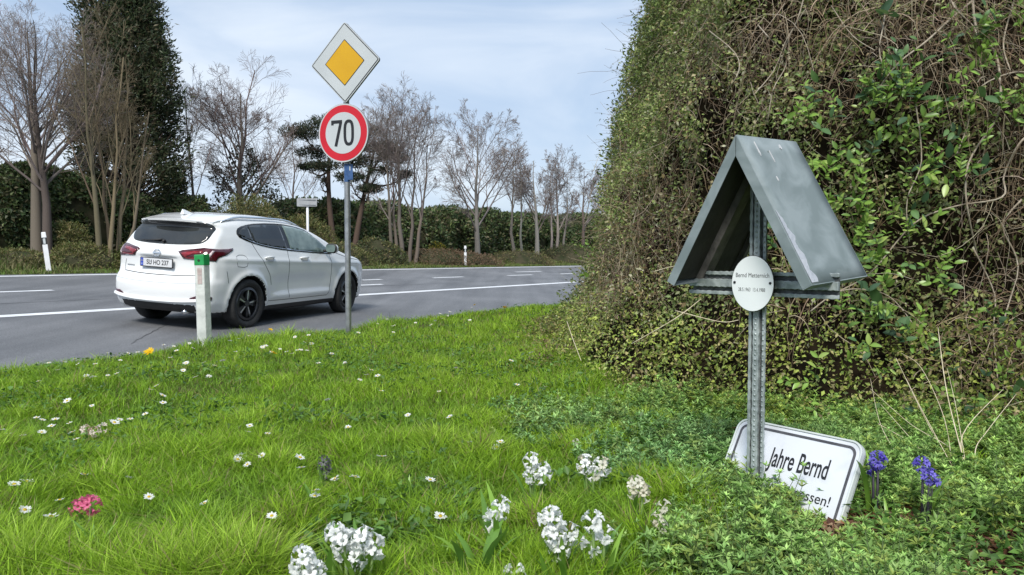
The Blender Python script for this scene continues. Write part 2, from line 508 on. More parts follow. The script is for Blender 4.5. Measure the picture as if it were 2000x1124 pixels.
xs = (rng.random(NB) * 1.72 - .90) * t * (1 + .1 * (t < 2))
ys = t
c, a = ca(xs, ys)
edge_n = (noise(np.stack([a, a * 0, a * 0], -1), 1.3, 3, 2) - .5) * .35
keep = (c < C_NEAR - .12 + edge_n) & (xs < hedge_foot(ys) + .12)
cv = in_cover(xs, ys)
keep &= rng.random(NB) > cv * np.clip(.55 + .3 * sstep(.25, .5, xs / ys), 0, .88)
xs, ys, c = xs[keep], ys[keep], c[keep]; cv = cv[keep]
P = np.stack([xs, ys, 0 * xs], -1)
n1_ = noise(P, 1.6, 3, 1); n2_ = noise(P, 5.5, 2, 2); n3_ = noise(P, 14, 2, 4)
h = .026 + .09 * n1_ ** 1.5 + .15 * n2_ ** 3 + .05 * rng.random(len(xs)) ** 2
px_, py_ = proj(np.stack([xs, ys, 0 * xs + .2], -1))
def blob(px, py, rx, ry): return np.exp(-((px_ - px) / rx) ** 2 - ((py_ - py) / ry) ** 2)
h *= 1 + 1.1 * blob(560, 650, 60, 26) + 1.2 * blob(745, 625, 55, 22) + .7 * blob(440, 660, 60, 24) + .55 * blob(1250, 1060, 260, 110) + .5 * blob(1180, 760, 90, 50) + .5 * blob(120, 760, 90, 40) + .6 * blob(360, 672, 40, 20)
h *= 1 - .35 * sstep(-3.1, -2.3, c)
lean = .25 + .9 * rng.random(len(xs)) ** 1.4
h *= 1 + .12 * sstep(3.5, 1.8, ys)
h *= (1 - .28 * sstep(2.6, 4.0, ys)) * (1 - .45 * cv)
# trodden and thinner where flowers and the leaning panel stand
for fx, fy, rx_f, ry_f, k_f in ((165, 1030, 60, 60, .6), (632, 950, 45, 50, .6), (180, 866, 60, 36, .7), (690, 1110, 90, 60, .45), (600, 1150, 60, 60, .45), (970, 1060, 60, 60, .5), (1090, 1090, 80, 60, .5), (1165, 1080, 50, 60, .5), (1047, 965, 50, 50, .55), (1160, 960, 55, 50, .55), (1246, 1000, 45, 50, .5), (1293, 1050, 40, 45, .5), (525, 1100, 50, 40, .7), (282, 1085, 40, 36, .6),
                                (1600, 1000, 110, 90, .8), (1500, 960, 90, 60, .7), (1640, 1090, 90, 70, .8), (1760, 960, 110, 60, .7), (1450, 930, 60, 60, .5), (1965, 1130, 160, 120, .93), (1745, 1040, 100, 60, .9)):
    h *= 1 - k_f * blob(fx, fy, rx_f, ry_f)
w = np.maximum(.0028 + .0034 * rng.random(len(xs)), .0008 * ys)
pal = np.array([(.205, .36, .024), (.27, .44, .03), (.185, .33, .03), (.33, .49, .055), (.155, .29, .036)])
k = np.clip((n2_ * 1.1 + n1_ * .6 + .35 * (rng.random(len(xs)) - .5) - .35) * 5, 0, 4.99).astype(int)
order = np.array([4, 2, 0, 1, 3])
cols = pal[order[k]] * (1 + (rng.random((len(xs), 1)) - .5) * .8)
dead = rng.random(len(xs)) < .045 + .16 * (n3_ > .66) + .12 * (n1_ < .30)
cols[dead] = np.array([.34, .29, .13]) * (.6 + .6 * rng.random((dead.sum(), 1)))
grass_field('grass', xs, ys, h, w, lean, cols, 1, 'lush bright green grass covering the verge from the camera to the road')
# broad-leaved weeds mixed into the grass (clover, plantain)
n = 46000
t = np.exp(np.log(1.5) + rng.random(n) * (np.log(12) - np.log(1.5)))
xs = (rng.random(n) * 1.62 - .82) * t; ys = t
c, a = ca(xs, ys)
kp = (c < -2.0) & (xs < hedge_foot(ys) + .1) & (noise(np.stack([xs, ys, 0 * xs], -1), 2.2, 2, 21) > .50)
xs, ys = xs[kp], ys[kp]; n = len(xs)
P = np.stack([xs, ys, zground(xs, ys) + .02 + .05 * rng.random(n)], -1)
D = rng.normal(size=(n, 3)); D[:, 2] = np.abs(D[:, 2]) * .4 + .1
V, T, C = leaves2(P, D, np.tile([0, 0, 1.], (n, 1)) + .3 * rng.normal(size=(n, 3)), .016 + .034 * rng.random(n) ** 2, .011 + .018 * rng.random(n) ** 2,
                  rot_cols([(.10, .21, .035), (.13, .25, .05), (.08, .16, .04)], n, rng))
tag(npmesh('weeds', V, [T], M_leaf, cols=C), 'low broad-leaved weeds mixed into the verge grass', 'weeds', kind='stuff')

# far verge beyond the road
n = 70000
aa = rng.random(n) ** 1.0 * 75 - 14; cc = C_FAR + .05 + rng.random(n) ** 1.6 * 5.0
xs, ys = xy(cc, aa)
P = np.stack([xs, ys, 0 * xs], -1); n1_ = noise(P, .8, 3, 5)
h = (.07 + .06 * rng.random(n)) + sstep(.8, 2.2, cc - C_FAR) * (.12 + .30 * n1_ * rng.random(n))
w = .0009 * np.maximum(ys, 14) * (1 + rng.random(n))
pal = np.array([(.12, .20, .035), (.17, .20, .06), (.20, .19, .08), (.09, .14, .03), (.26, .23, .12)])
k = np.clip(sstep(.3, 2.5, cc - C_FAR) * 2.6 + rng.random(n) * 2.4, 0, 4.99).astype(int)
grass_field('grass', xs, ys, h, w, .2 + .5 * rng.random(n), pal[k] * (1 + (rng.random((n, 1)) - .5) * .5), 2, 'straw-flecked rough grass along the far side of the road')

# grit and broken edge where the asphalt meets the verge
rng = np.random.default_rng(17)
n = 5200; aa = rng.random(n) * 30 - 12; cc = C_NEAR + rng.normal(size=n) * .10 + .08 + .25 * rng.random(n) ** 3
xs, ys = xy(cc, aa); P = np.stack([xs, ys, zroad(cc, aa) + .002], -1); r_ = (.004 + .012 * rng.random(n) ** 3)[:, None, None]
base = np.array([[1, 0, 0], [-.5, .87, 0], [-.5, -.87, 0], [0, 0, .9]]); rot = rng.random(n) * 6.28
B = np.stack([base[None, :, 0] * np.cos(rot)[:, None] - base[None, :, 1] * np.sin(rot)[:, None], base[None, :, 0] * np.sin(rot)[:, None] + base[None, :, 1] * np.cos(rot)[:, None], np.repeat(base[None, :, 2], n, 0)], -1)
V = (P[:, None, :] + B * r_ * (.7 + .6 * rng.random((n, 4, 1)))).reshape(-1, 3); i = np.arange(n)[:, None] * 4
T = np.concatenate([i + np.array([[0, 1, 3]]), i + np.array([[1, 2, 3]]), i + np.array([[2, 0, 3]])])
tag(npmesh('gravel', V, [T], M_bark, cols=np.repeat(rot_cols([(.22, .20, .17), (.12, .11, .10), (.30, .28, .25), (.16, .12, .08)], n, rng), 4, 0)), 'loose grit along the near edge of the asphalt', 'gravel', kind='stuff')
# ------------------------------------------------------------------ the white car
# car space: x to its right, y forward from the rear bumper, z up from the road
def cr_spline(P, sub=6, closed=True):
    P = np.array(P, float); n = len(P); out = []
    for i in range(n if closed else n - 1):
        p0, p1, p2, p3 = (P[(i - 1) % n], P[i], P[(i + 1) % n], P[(i + 2) % n]) if closed else (P[max(i-1, 0)], P[i], P[i+1], P[min(i+2, n-1)])
        for k in range(sub):
            t = k / sub
            out.append(.5 * ((2 * p1) + (-p0 + p2) * t + (2*p0 - 5*p1 + 4*p2 - p3) * t*t + (-p0 + 3*p1 - 3*p2 + p3) * t**3))
    if not closed: out.append(P[-1])
    return np.array(out)
SIL = cr_spline([(.24, .23), (.10, .25), (.03, .34), (.0, .47), (.0, .60), (.035, .69), (.075, .735), (.09, .80), (.085, .92), (.07, 1.00), (.11, 1.06), (.20, 1.17),
                 (.30, 1.30), (.36, 1.37), (.33, 1.415), (.30, 1.45), (.42, 1.50), (.8, 1.566), (1.3, 1.585), (1.8, 1.572), (2.2, 1.525), (2.55, 1.435), (2.9, 1.27), (3.25, 1.09),
                 (3.5, 1.015), (3.8, .97), (4.08, .90), (4.27, .79), (4.36, .65), (4.385, .50), (4.36, .34), (4.25, .23), (3.6, .20), (2.2, .19), (1.0, .20)], 5)
def poly_sdf(p, q):
    """signed distance (negative inside) of points p (M,2) to closed polygon q"""
    d = np.full(len(p), 1e9); ins = np.zeros(len(p), bool); n = len(q)
    for i in range(n):
        a, b = q[i], q[(i + 1) % n]
        e = b - a; w = p - a
        t = np.clip((w @ e) / (e @ e), 0, 1)
        d = np.minimum(d, np.hypot(w[:, 0] - e[0] * t, w[:, 1] - e[1] * t))
        c = (a[1] > p[:, 1]) != (b[1] > p[:, 1])
        xi = a[0] + (p[:, 1] - a[1]) / (e[1] if e[1] else 1e-9) * e[0]
        ins ^= c & (p[:, 0] < xi)
    return np.where(ins, -d, d)
WY = ([0, .05, .12, .22, .38, .6, .86, 1.3, 2.0, 2.8, 3.5, 3.9, 4.1, 4.25, 4.34, 4.40], [.56, .665, .735, .79, .835, .858, .872, .862, .858, .862, .872, .85, .80, .72, .63, .49])
TZ = ([.15, .25, .36, .55, .72, .86, .95, 1.03, 1.12, 1.25, 1.40, 1.50, 1.56, 1.62], [.90, .94, .975, .998, 1.0, .993, .975, .945, .905, .853, .775, .705, .64, .56])
AX, AZ, AR = (.86, 3.50), .335, .395
def smax(a, b, k):
    h = np.maximum(k - np.abs(a - b), 0) / k
    return np.maximum(a, b) + h * h * k * .25
def pint(x, tab):
    xs_, ys_ = tab
    # smooth interpolation (cosine eased blend of piecewise linear, sampled and blurred once)
    return np.interp(x, xs_, ys_)
_fy = np.linspace(-.2, 4.7, 500); _wy = np.interp(_fy, *WY); _ker = np.hanning(19); _ker /= _ker.sum(); _wy = np.convolve(np.pad(_wy, 9, 'edge'), _ker, 'valid')
_fz = np.linspace(0, 1.8, 300); _tz = np.interp(_fz, *TZ); _ker2 = np.hanning(15); _ker2 /= _ker2.sum(); _tz = np.convolve(np.pad(_tz, 7, 'edge'), _ker2, 'valid')
def car_w(y, z):
    w = np.interp(y, _fy, _wy) * np.interp(z, _fz, _tz)
    # shoulder crease rising to the rear, hollow in the lower doors, flared arches
    zc = .905 + .03 * (2.2 - y)
    w = w + .012 * np.exp(-((z - zc) / .035) ** 2) * sstep(.2, .5, y) * sstep(4.1, 3.6, y)
    w = w - .022 * np.exp(-((z - .60) / .13) ** 2) * sstep(1.25, 1.7, y) * sstep(3.1, 2.7, y)
    w = w + .016 * np.exp(-((z - .40) / .05) ** 2) * sstep(1.25, 1.5, y) * sstep(3.1, 2.9, y)
    for ay in AX:
        r = np.hypot(y - ay, z - AZ)
        w = w + .020 * np.exp(-((r - AR - .015) / .05) ** 2) * (z < 1.0)
    # rear bumper shelf: body wider below .70 at the tail
    w = w + .03 * sstep(.5, .1, y) * sstep(.72, .62, z) * sstep(.2, .4, z)
    return w
def car_F(P, s2=None):
    x = np.abs(P[:, 0]); y = P[:, 1]; z = P[:, 2]
    # the tail bows forward towards its corners, so the side outline shifts with x
    bow = .15 * (x / .8) ** 2.4
    if s2 is None: s2 = poly_sdf(np.stack([y - bow * sstep(1.2, .0, y), z + .028 * (x / .6) ** 2 * sstep(1.3, 1.5, z)], -1), SIL)
    s1 = (x - car_w(y, z)) * .93
    k = .05 + .09 * sstep(1.15, 1.45, z) + .06 * sstep(3.3, 3.9, y) * sstep(.6, .8, z)
    f = smax(s1, s2, k)
    for ay in AX:
        cyl = AR - np.hypot(y - ay, z - AZ)
        f = np.maximum(f, np.minimum(cyl, (x - .58)))
    # number plate recess in the tailgate
    d = np.maximum(np.maximum(x - .30, np.abs(z - .875) - .085), np.abs(y - .07) - .035)
    f = np.maximum(f, -d)
    return f
def surface_nets(f, origin, h):
    nx_, ny_, nz_ = f.shape
    s = f < 0
    cnt = np.zeros((nx_ - 1, ny_ - 1, nz_ - 1), np.int8); acc = np.zeros(cnt.shape + (3,)); ne = np.zeros(cnt.shape)
    corners = [(i, j, k) for i in (0, 1) for j in (0, 1) for k in (0, 1)]
    sl = lambda c: tuple(slice(o, o + n - 1) for o, n in zip(c, f.shape))
    for a in corners:
        for ax in range(3):
            if a[ax]: continue
            b = list(a); b[ax] = 1; b = tuple(b)
            fa, fb = f[sl(a)], f[sl(b)]
            cross = (fa < 0) != (fb < 0)
            t = np.where(cross, fa / np.where(cross, fa - fb, 1), 0)
            for d in range(3):
                acc[..., d] += np.where(cross, a[d] + (t if d == ax else 0), 0)
            ne += cross
    act = ne > 0
    vid = np.full(act.shape, -1); vid[act] = np.arange(act.sum())
    idx = np.argwhere(act)
    V = (idx + acc[act] / ne[act][:, None]) * h + origin
    Q = []
    for ax in range(3):
        o1, o2 = [(1, 2), (2, 0), (0, 1)][ax]
        A = [slice(1, n - 1) for n in f.shape]; B = list(A)
        A[ax] = slice(0, f.shape[ax] - 1); B[ax] = slice(1, f.shape[ax])
        sa, sb = s[tuple(A)], s[tuple(B)]
        e = np.argwhere(sa != sb); flip = sa[tuple(e.T)]
        base = e.copy()
        for d in range(3):
            if d != ax: base[:, d] += 1
        def cell(d1, d2):
            c = base.copy(); c[:, o1] -= d1; c[:, o2] -= d2
            return vid[tuple(c.T)]
        q = np.stack([cell(1, 1), cell(0, 1), cell(0, 0), cell(1, 0)], -1)
        q[~flip] = q[~flip][:, ::-1]
        Q.append(q)
    return V, np.concatenate(Q)
h_ = .024
ox = np.array([-1.0, -.1, .12]); dims = (84, 190, 64)
gxs = [ox[d] + np.arange(dims[d]) * h_ for d in range(3)]
GXc, GYc, GZc = np.meshgrid(*gxs, indexing='ij')
Fv = car_F(np.stack([GXc.ravel(), GYc.ravel(), GZc.ravel()], -1)).reshape(dims)
CV, CQ = surface_nets(Fv, ox, h_)
for it in range(3):
    e = 2e-3; f0 = car_F(CV)
    G = np.stack([(car_F(CV + np.eye(3)[d] * e) - car_F(CV - np.eye(3)[d] * e)) / (2 * e) for d in range(3)], -1)
    CV = CV - G * np.clip(f0 / np.maximum((G ** 2).sum(1), .3), -.012, .012)[:, None]
M_white = pm('white_car_paint', (.80, .815, .81), (.84, .85, .845), scale=1.5, rough=.16, coat=.8, spec=.5)
M_black = pm('black_plastic', (.012, .012, .013), (.02, .02, .021), scale=20, rough=.55)
M_gloss = pm('gloss_black', (.008, .008, .009), rough=.08, spec=.6)
M_tyre = pm('tyre_rubber', (.016, .016, .017), (.03, .03, .03), scale=14, rough=.8, bump=.3)
M_alloy_d = pm('dark_alloy', (.05, .05, .054), (.08, .08, .085), scale=6, rough=.3, metal=.6)
M_alloy = pm('bright_alloy', (.5, .51, .53), (.6, .61, .62), scale=6, rough=.28, metal=.9)
M_chrome = pm('chrome_trim', (.75, .76, .78), rough=.12, metal=1)
M_glass_d = pm('tinted_glass', (.012, .014, .016), (.03, .034, .034), scale=2.2, rough=.05, spec=.7)
M_glass_l = pm('glass_painted_view', (.10, .15, .145), (.24, .31, .29), scale=3.0, rough=.05, spec=.7, lo=.4, hi=.6)  # opaque pane; greenish light seen through and reflected is painted into its colour
M_red = pm('red_lens', (.16, .006, .012), (.28, .012, .02), scale=9, rough=.12, coat=.6)
M_redd = pm('dark_red_lens', (.045, .004, .008), (.08, .006, .012), scale=9, rough=.12, coat=.6)
M_lensw = pm('clear_lens', (.55, .42, .42), (.75, .68, .68), scale=12, rough=.15, coat=.5)
cz = CV[CQ].mean(1)
nr = unit(np.cross(CV[CQ[:, 1]] - CV[CQ[:, 0]], CV[CQ[:, 3]] - CV[CQ[:, 0]]))
arch = np.zeros(len(CQ), bool)
for ay in AX:
    arch |= (np.hypot(cz[:, 1] - ay, cz[:, 2] - AZ) < AR + .006) & (np.abs(cz[:, 0]) < .93) & (np.abs(nr[:, 0]) < .45) & (np.hypot(cz[:, 1] - ay, cz[:, 2] - AZ) > AR - .03)
    arch |= (np.hypot(cz[:, 1] - ay, cz[:, 2] - AZ) < AR - .01) & (np.abs(cz[:, 0]) < .70)
under = (cz[:, 2] < .245) | ((cz[:, 2] < .27) & (cz[:, 1] > .9) & (cz[:, 1] < 3.5))
under |= (cz[:, 1] < .16) & (cz[:, 2] < .345) & (np.abs(cz[:, 0]) < .60)
dark = arch | under
# pose on the road
CH = R(18)
cf = Vector((math.sin(CH), math.cos(CH), 0)); 
def plane_z(v):
    return SC * (-v.x * UY + v.y * UX) + SA * (v.x * UX + v.y * UY)
cf.z = plane_z(cf); cf.normalize()
rt = Vector((math.cos(CH), -math.sin(CH), 0)); rt.z = plane_z(rt); rt = (rt - cf * rt.dot(cf)).normalized()
upv = rt.cross(cf)
wheel_w = Vector((X0 - .0, Y0, 0)); wheel_w.z = float(zroad(*ca(wheel_w.x, wheel_w.y)))
org = wheel_w - rt * .765 - cf * .86
CARM = Matrix(((rt.x, cf.x, upv.x, org.x), (rt.y, cf.y, upv.y, org.y), (rt.z, cf.z, upv.z, org.z + .0), (0, 0, 0, 1)))
car = empty('parked_car')
car.matrix_world = CARM
tag(car, 'white five-door crossover car standing at the road edge beside the speed limit sign', 'car')
def sub_mesh(mask):
    q = CQ[mask]; u_, inv = np.unique(q, return_inverse=True)
    return CV[u_], inv.reshape(-1, 4)
v_, q_ = sub_mesh(~dark); body = npmesh('body', v_, [q_], M_white, car, smooth=True)
v_, q_ = sub_mesh(dark); npmesh('underbody', v_, [q_], M_black, car, smooth=True)
CBVH = BVHTree.FromPolygons([tuple(v) for v in CV], [tuple(q) for q in CQ])
PROJ = {'side': lambda u, v: (Vector((1.3, u, v)), Vector((-1, 0, 0))), 'lside': lambda u, v: (Vector((-1.3, u, v)), Vector((1, 0, 0))),
        'rear': lambda u, v: (Vector((u, -.6, v)), Vector((0, 1, 0))),
        'rdiag': lambda u, v: (Vector((.7071 * u + .9, .7071 * u - .9, v)), Vector((-.7071, .7071, 0))),
        'ldiag': lambda u, v: (Vector((-.7071 * u - .9, .7071 * u - .9, v)), Vector((.7071, .7071, 0)))}
def cast(pj, u, v, off):
    o, d = PROJ[pj](u, v)
    hit, nn, _, _ = CBVH.ray_cast(o, d, 4)
    if hit is None:
        hit, nn, _, _ = CBVH.find_nearest(o + d * .5)
    if nn.dot(d) > 0: nn = -nn
    return hit + nn * off, nn
def in_poly(p, poly):
    c = False; n = len(poly)
    for i in range(n):
        a, b = poly[i], poly[(i + 1) % n]
        if (a[1] > p[1]) != (b[1] > p[1]) and p[0] < a[0] + (p[1] - a[1]) / (b[1] - a[1]) * (b[0] - a[0]): c = not c
    return c
def patch(name, poly, pj, off, mat, parent=None, step=.05, rim=.02, smooth_n=0):
    """a thin shell that follows the bodywork inside the outline poly"""
    if smooth_n: poly = [tuple(p) for p in cr_spline(poly, smooth_n)]
    bd = []
    for i in range(len(poly)):
        a, b = Vector(poly[i]), Vector(poly[(i + 1) % len(poly)])
        m_ = max(1, int((b - a).length / step))
        bd += [tuple(a.lerp(b, k / m_)) for k in range(m_)]
    nb = len(bd)
    us = [p[0] for p in bd]; vs = [p[1] for p in bd]
    inner = []
    u_ = min(us) + step / 2
    while u_ < max(us):
        v__ = min(vs) + step / 2
        while v__ < max(vs):
            if in_poly((u_, v__), bd) and min((u_ - p[0])**2 + (v__ - p[1])**2 for p in bd) > (step * .45)**2: inner.append((u_, v__))
            v__ += step
        u_ += step
    vv, ee, ff, ov, _, _ = delaunay_2d_cdt([Vector(p) for p in bd + inner], [(i, (i + 1) % nb) for i in range(nb)], [], 1, 1e-5)
    pts = [cast(pj, p[0], p[1], off) for p in vv]
    V = [p for p, _ in pts]; Fs = [tuple(f) for f in ff]
    # rim down into the body
    bmap = {}
    for i, o_ in enumerate(ov):
        for s_ in o_:
            if s_ < nb: bmap[s_] = i
    ring = [bmap[k] for k in range(nb) if k in bmap]
    base = len(V); V += [pts[i][0] - pts[i][1] * rim for i in ring]
    for k in range(len(ring)):
        j = (k + 1) % len(ring)
        Fs.append((ring[k], ring[j], base + j, base + k))
    me = bpy.data.meshes.new(name); me.from_pydata(V, [], Fs)
    bm = bmesh.new(); bm.from_mesh(me); bmesh.ops.recalc_face_normals(bm, faces=bm.faces)
    o_, d_ = PROJ[pj](sum(us) / nb, sum(vs) / nb)
    if sum(f.normal.dot(d_) * f.calc_area() for f in bm.faces) > 0: bmesh.ops.reverse_faces(bm, faces=bm.faces)
    bm.to_mesh(me); bm.free()
    me.polygons.foreach_set('use_smooth', [len(p.vertices) == 3 for p in me.polygons])
    return link(name, me, parent or car, mat)
def seam(name, pts, pj, wd, off, mat, parent=None, sub=8, closed=False):
    """a narrow strip along a line on the bodywork"""
    pts = cr_spline(pts, sub, closed)
    V = []; Fs = []
    for i, p in enumerate(pts):
        t = pts[min(i + 1, len(pts) - 1)] - pts[max(i - 1, 0)]; t /= np.linalg.norm(t) + 1e-9
        nrm = np.array([-t[1], t[0]]) * wd / 2
        for s_ in (-1, 1):
            V.append(cast(pj, p[0] + s_ * nrm[0], p[1] + s_ * nrm[1], off)[0])
        if i: Fs.append((2*i-2, 2*i-1, 2*i+1, 2*i))
    me = bpy.data.meshes.new(name); me.from_pydata(V, [], Fs)
    return link(name, me, parent or car, mat)

WIN = [(y_, z_ - .025) for y_, z_ in [(.80, 1.30), (.79, 1.345), (.90, 1.405), (1.2, 1.452), (1.7, 1.470), (2.1, 1.450), (2.41, 1.395), (2.65, 1.29), (2.86, 1.165), (2.97, 1.085), (2.93, 1.062), (2.4, 1.085), (1.88, 1.115), (1.4, 1.160), (1.05, 1.22)]]
for pj in ('side', 'lside'):
    patch('window_trim', [(y + (.028 if y > 2.2 else -.028 if y < 1 else 0), z + (.024 if z > 1.30 else -.022)) for y, z in WIN], pj, .005, M_gloss, step=.035, smooth_n=2)
    def clipx(lo, hi):
        """the part of the window outline between two slightly raked pillar lines"""
        W2 = cr_spline(WIN, 6); sh = lambda p, L_: L_ + (p[1] - 1.3) * -.12
        out = []
        for i in range(len(W2)):
            a, b = W2[i], W2[(i + 1) % len(W2)]
            ia = (lo is None or a[0] >= sh(a, lo)) and (hi is None or a[0] <= sh(a, hi))
            ib = (lo is None or b[0] >= sh(b, lo)) and (hi is None or b[0] <= sh(b, hi))
            if ia: out.append(tuple(a))
            if ia != ib:
                L_ = lo if lo is not None and ((a[0] - sh(a, lo)) * (b[0] - sh(b, lo)) < 0) else hi
                t_ = (sh(a, L_) - a[0]) / ((b[0] - a[0]) - (sh(b, L_) - sh(a, L_)) + 1e-9)
                out.append(tuple(a + (b - a) * t_))
        return out
    patch('window', clipx(None, 1.03), pj, .010, M_glass_d, step=.035)
    patch('window', clipx(1.055, 1.79), pj, .010, M_glass_d, step=.035)
    patch('window', clipx(1.885, None), pj, .010, M_glass_l, step=.035)
    seam('chrome_strip', [(.82, 1.268), (1.05, 1.196), (1.4, 1.136), (1.88, 1.091), (2.4, 1.061), (2.95, 1.036)], pj, .012, .009, M_chrome)
# body panel gaps
for pj in ('side', 'lside'):
    seam('door_gap', [(1.82, 1.09), (1.80, .95), (1.80, .7), (1.80, .5), (1.83, .36)], pj, .009, .0012, M_black)
    seam('door_gap', [(2.93, 1.04), (2.97, .85), (2.96, .6), (2.93, .42), (2.88, .345)], pj, .009, .0012, M_black)
    seam('door_gap', [(1.00, 1.19), (1.10, 1.02), (1.22, .86), (1.32, .72), (1.36, .58)], pj, .009, .0012, M_black)
    seam('door_gap', [(1.32, .345), (1.85, .340), (2.88, .340)], pj, .008, .0012, M_black)
    seam('bonnet_gap', [(3.15, 1.03), (3.5, .955), (3.9, .90), (4.1, .84)], pj, .008, .0012, M_black)
seam('bumper_gap', [(.42, .80), (.44, .70), (.45, .64)], 'side', .008, .0012, M_black)
seam('fuel_flap', [(.62, .86), (.80, .86), (.80, 1.0), (.62, 1.0), (.62, .86)], 'side', .006, .0012, M_black, sub=3)
# door handles
for pj, sg in (('side', 1), ('lside', -1)):
    for hy, hz in ((1.32, .955), (2.20, .945)):
        b = MB(); p, nn = cast(pj, hy, hz, 0)
        b.prism(rrect(.20, .075, .036, 5), -.004, .0015, frame(p, (0, 1, 0), nn.cross(Vector((0, 1, 0))) * sg, nn))
        b.build('handle_shade_patch', pm('handle_shadow', (.45, .46, .46), rough=.3) if hy < 2 and sg > 0 and 'handle_shadow' not in bpy.data.materials else bpy.data.materials['handle_shadow'], car)  # flat grey plate painted as the shade behind the handle
        b = MB()
        pp = [cast(pj, hy + d, hz + .012, o_)[0] for d, o_ in ((-.10, .002), (-.085, .026), (0, .034), (.085, .026), (.10, .002))]
        b.tube(pp, [.010, .014, .015, .014, .010], 8); b.build('door_handle', M_white, car, smooth=True)
# rear glass under the spoiler, wiper
RW = [(-.50, 1.43), (-.605, 1.385), (-.625, 1.27), (-.60, 1.19), (-.50, 1.145), (-.2, 1.125), (.2, 1.125), (.50, 1.145), (.60, 1.19), (.63, 1.27), (.61, 1.385), (.50, 1.43), (0, 1.45)]
patch('rear_window', RW, 'rear', .010, M_glass_d, step=.035, smooth_n=4)
b = MB(); b.tube([cast('rear', x_, z_, .03)[0] for x_, z_ in ((.02, 1.125), (.03, 1.15), (-.02, 1.17))], [.022, .018, .010], 8)
b.tube([cast('rear', x_, z_, .028)[0] for x_, z_ in ((-.02, 1.165), (-.18, 1.150), (-.36, 1.142))], [.013, .010, .006], 6)
b.build('rear_wiper', M_black, car, smooth=True)
# spoiler blade over the glass
b = MB()
sp = []
for k in range(13):
    x_ = -.60 + 1.2 * k / 12
    sp.append((x_, .30 - .055 + .16 * abs(x_ / .6) ** 2.2, 1.464 - .022 * (x_ / .6) ** 2))
vs = []
for (x_, y_, z_) in sp:
    vs += [(x_, y_ + .30, z_ + .042), (x_, y_ + .10, z_ + .026), (x_, y_, z_), (x_, y_ + .008, z_ - .026), (x_, y_ + .20, z_ - .03)]
fs = []
for i in range(12):
    for k in range(4): fs.append((i*5+k, i*5+k+1, (i+1)*5+k+1, (i+1)*5+k))
    fs.append((i*5+4, i*5, (i+1)*5, (i+1)*5+4))
fs += [(0, 1, 2, 3, 4), tuple(60 + k for k in (4, 3, 2, 1, 0))]
b.add(vs, fs); o = b.build('spoiler', M_white, car, smooth=True); 
md = o.modifiers.new('edge', 'EDGE_SPLIT'); md.split_angle = R(50)
# tail lamps: pointed inwards, wrapping round the corner
def ud(x_, y_): return (abs(x_) + y_) * .7071
for pj in ('rdiag', 'ldiag'):
    TL = [(a_ * .97, b_ + .045) for a_, b_ in [(.305, .99), (.36, 1.012), (.50, 1.035), (.62, 1.055), (.80, 1.045), (.93, 1.050), (1.0, 1.062), (.995, 1.03), (.90, .965), (.80, .935), (.76, .885), (.68, .89), (.50, .898), (.37, .905)]]
    lamp = patch('tail_lamp', TL, pj, .008, M_redd, step=.035)
    patch('brake_lens', [(a_ * .97, b_ + .045) for a_, b_ in [(.335, .975), (.48, 1.003), (.60, 1.018), (.60, .988), (.47, .965), (.39, .93), (.42, .922), (.60, .93), (.60, .912), (.40, .912)]], pj, .0115, M_red, lamp, step=.035, rim=.004)
    patch('indicator_lens', [(a_ * .97, b_ + .045) for a_, b_ in [(.625, .925), (.67, .925), (.745, 1.02), (.715, 1.022)]], pj, .0115, M_lensw, lamp, step=.03, rim=.004)
    patch('reflector', [(.40, .395), (.44, .445), (.50, .472), (.66, .478), (.70, .462), (.69, .418), (.60, .392)], pj, .006, M_redd, step=.035)
# tailgate shut lines
seam('tailgate_gap', [(-.60, .735), (-.3, .722), (0, .718), (.3, .722), (.60, .735)], 'rear', .010, .0012, M_black)
seam('tailgate_gap', [(.60, .735), (.62, .80), (.60, .89)], 'rear', .009, .0012, M_black)
seam('tailgate_gap', [(-.60, .735), (-.62, .80), (-.60, .89)], 'rear', .009, .0012, M_black)
seam('bumper_crease_shade', [(-.72, .64), (-.4, .625), (0, .62), (.4, .625), (.72, .64)], 'rear', .007, .0012, pm('crease_shade_grey', (.45, .46, .46), rough=.3))  # grey strip paints the shade line of the bumper crease
# silver-white skid blade along the bumper foot
b = MB(); n_ = 17
ps = []
for k in range(n_):
    x_ = -.74 + 1.48 * k / (n_ - 1); p, nn = cast('rear', x_, .395 + .035 * (abs(x_) / .74) ** 3, .004)
    ps.append((p, nn))
for i in range(n_ - 1):
    for k in (0,):
        p, q = ps[i], ps[i + 1]; U_ = Vector((0, 0, 1))
        vs = [p[0] + U_ * -.022, p[0] + p[1] * .028 + U_ * -.014, p[0] + p[1] * .024 + U_ * .012, p[0] + U_ * .02, q[0] + U_ * -.022, q[0] + q[1] * .028 + U_ * -.014, q[0] + q[1] * .024 + U_ * .012, q[0] + U_ * .02]
        b.add(vs, [(0, 1, 5, 4), (1, 2, 6, 5), (2, 3, 7, 6)])
b.build('skid_trim', M_white, car)
# badge
b = MB(); p, nn = cast('rear', 0, 1.005, .004); Mf = frame(p, (1, 0, 0), (0, .1, 1))
b.ring(circ(.052, 28, .056), circ(.041, 28, .045), -.004, .007, Mf); b.box(-.068, .068, -.012, .012, -.003, .009, Mf)
b.build('badge', M_chrome, car, bevel=.002)
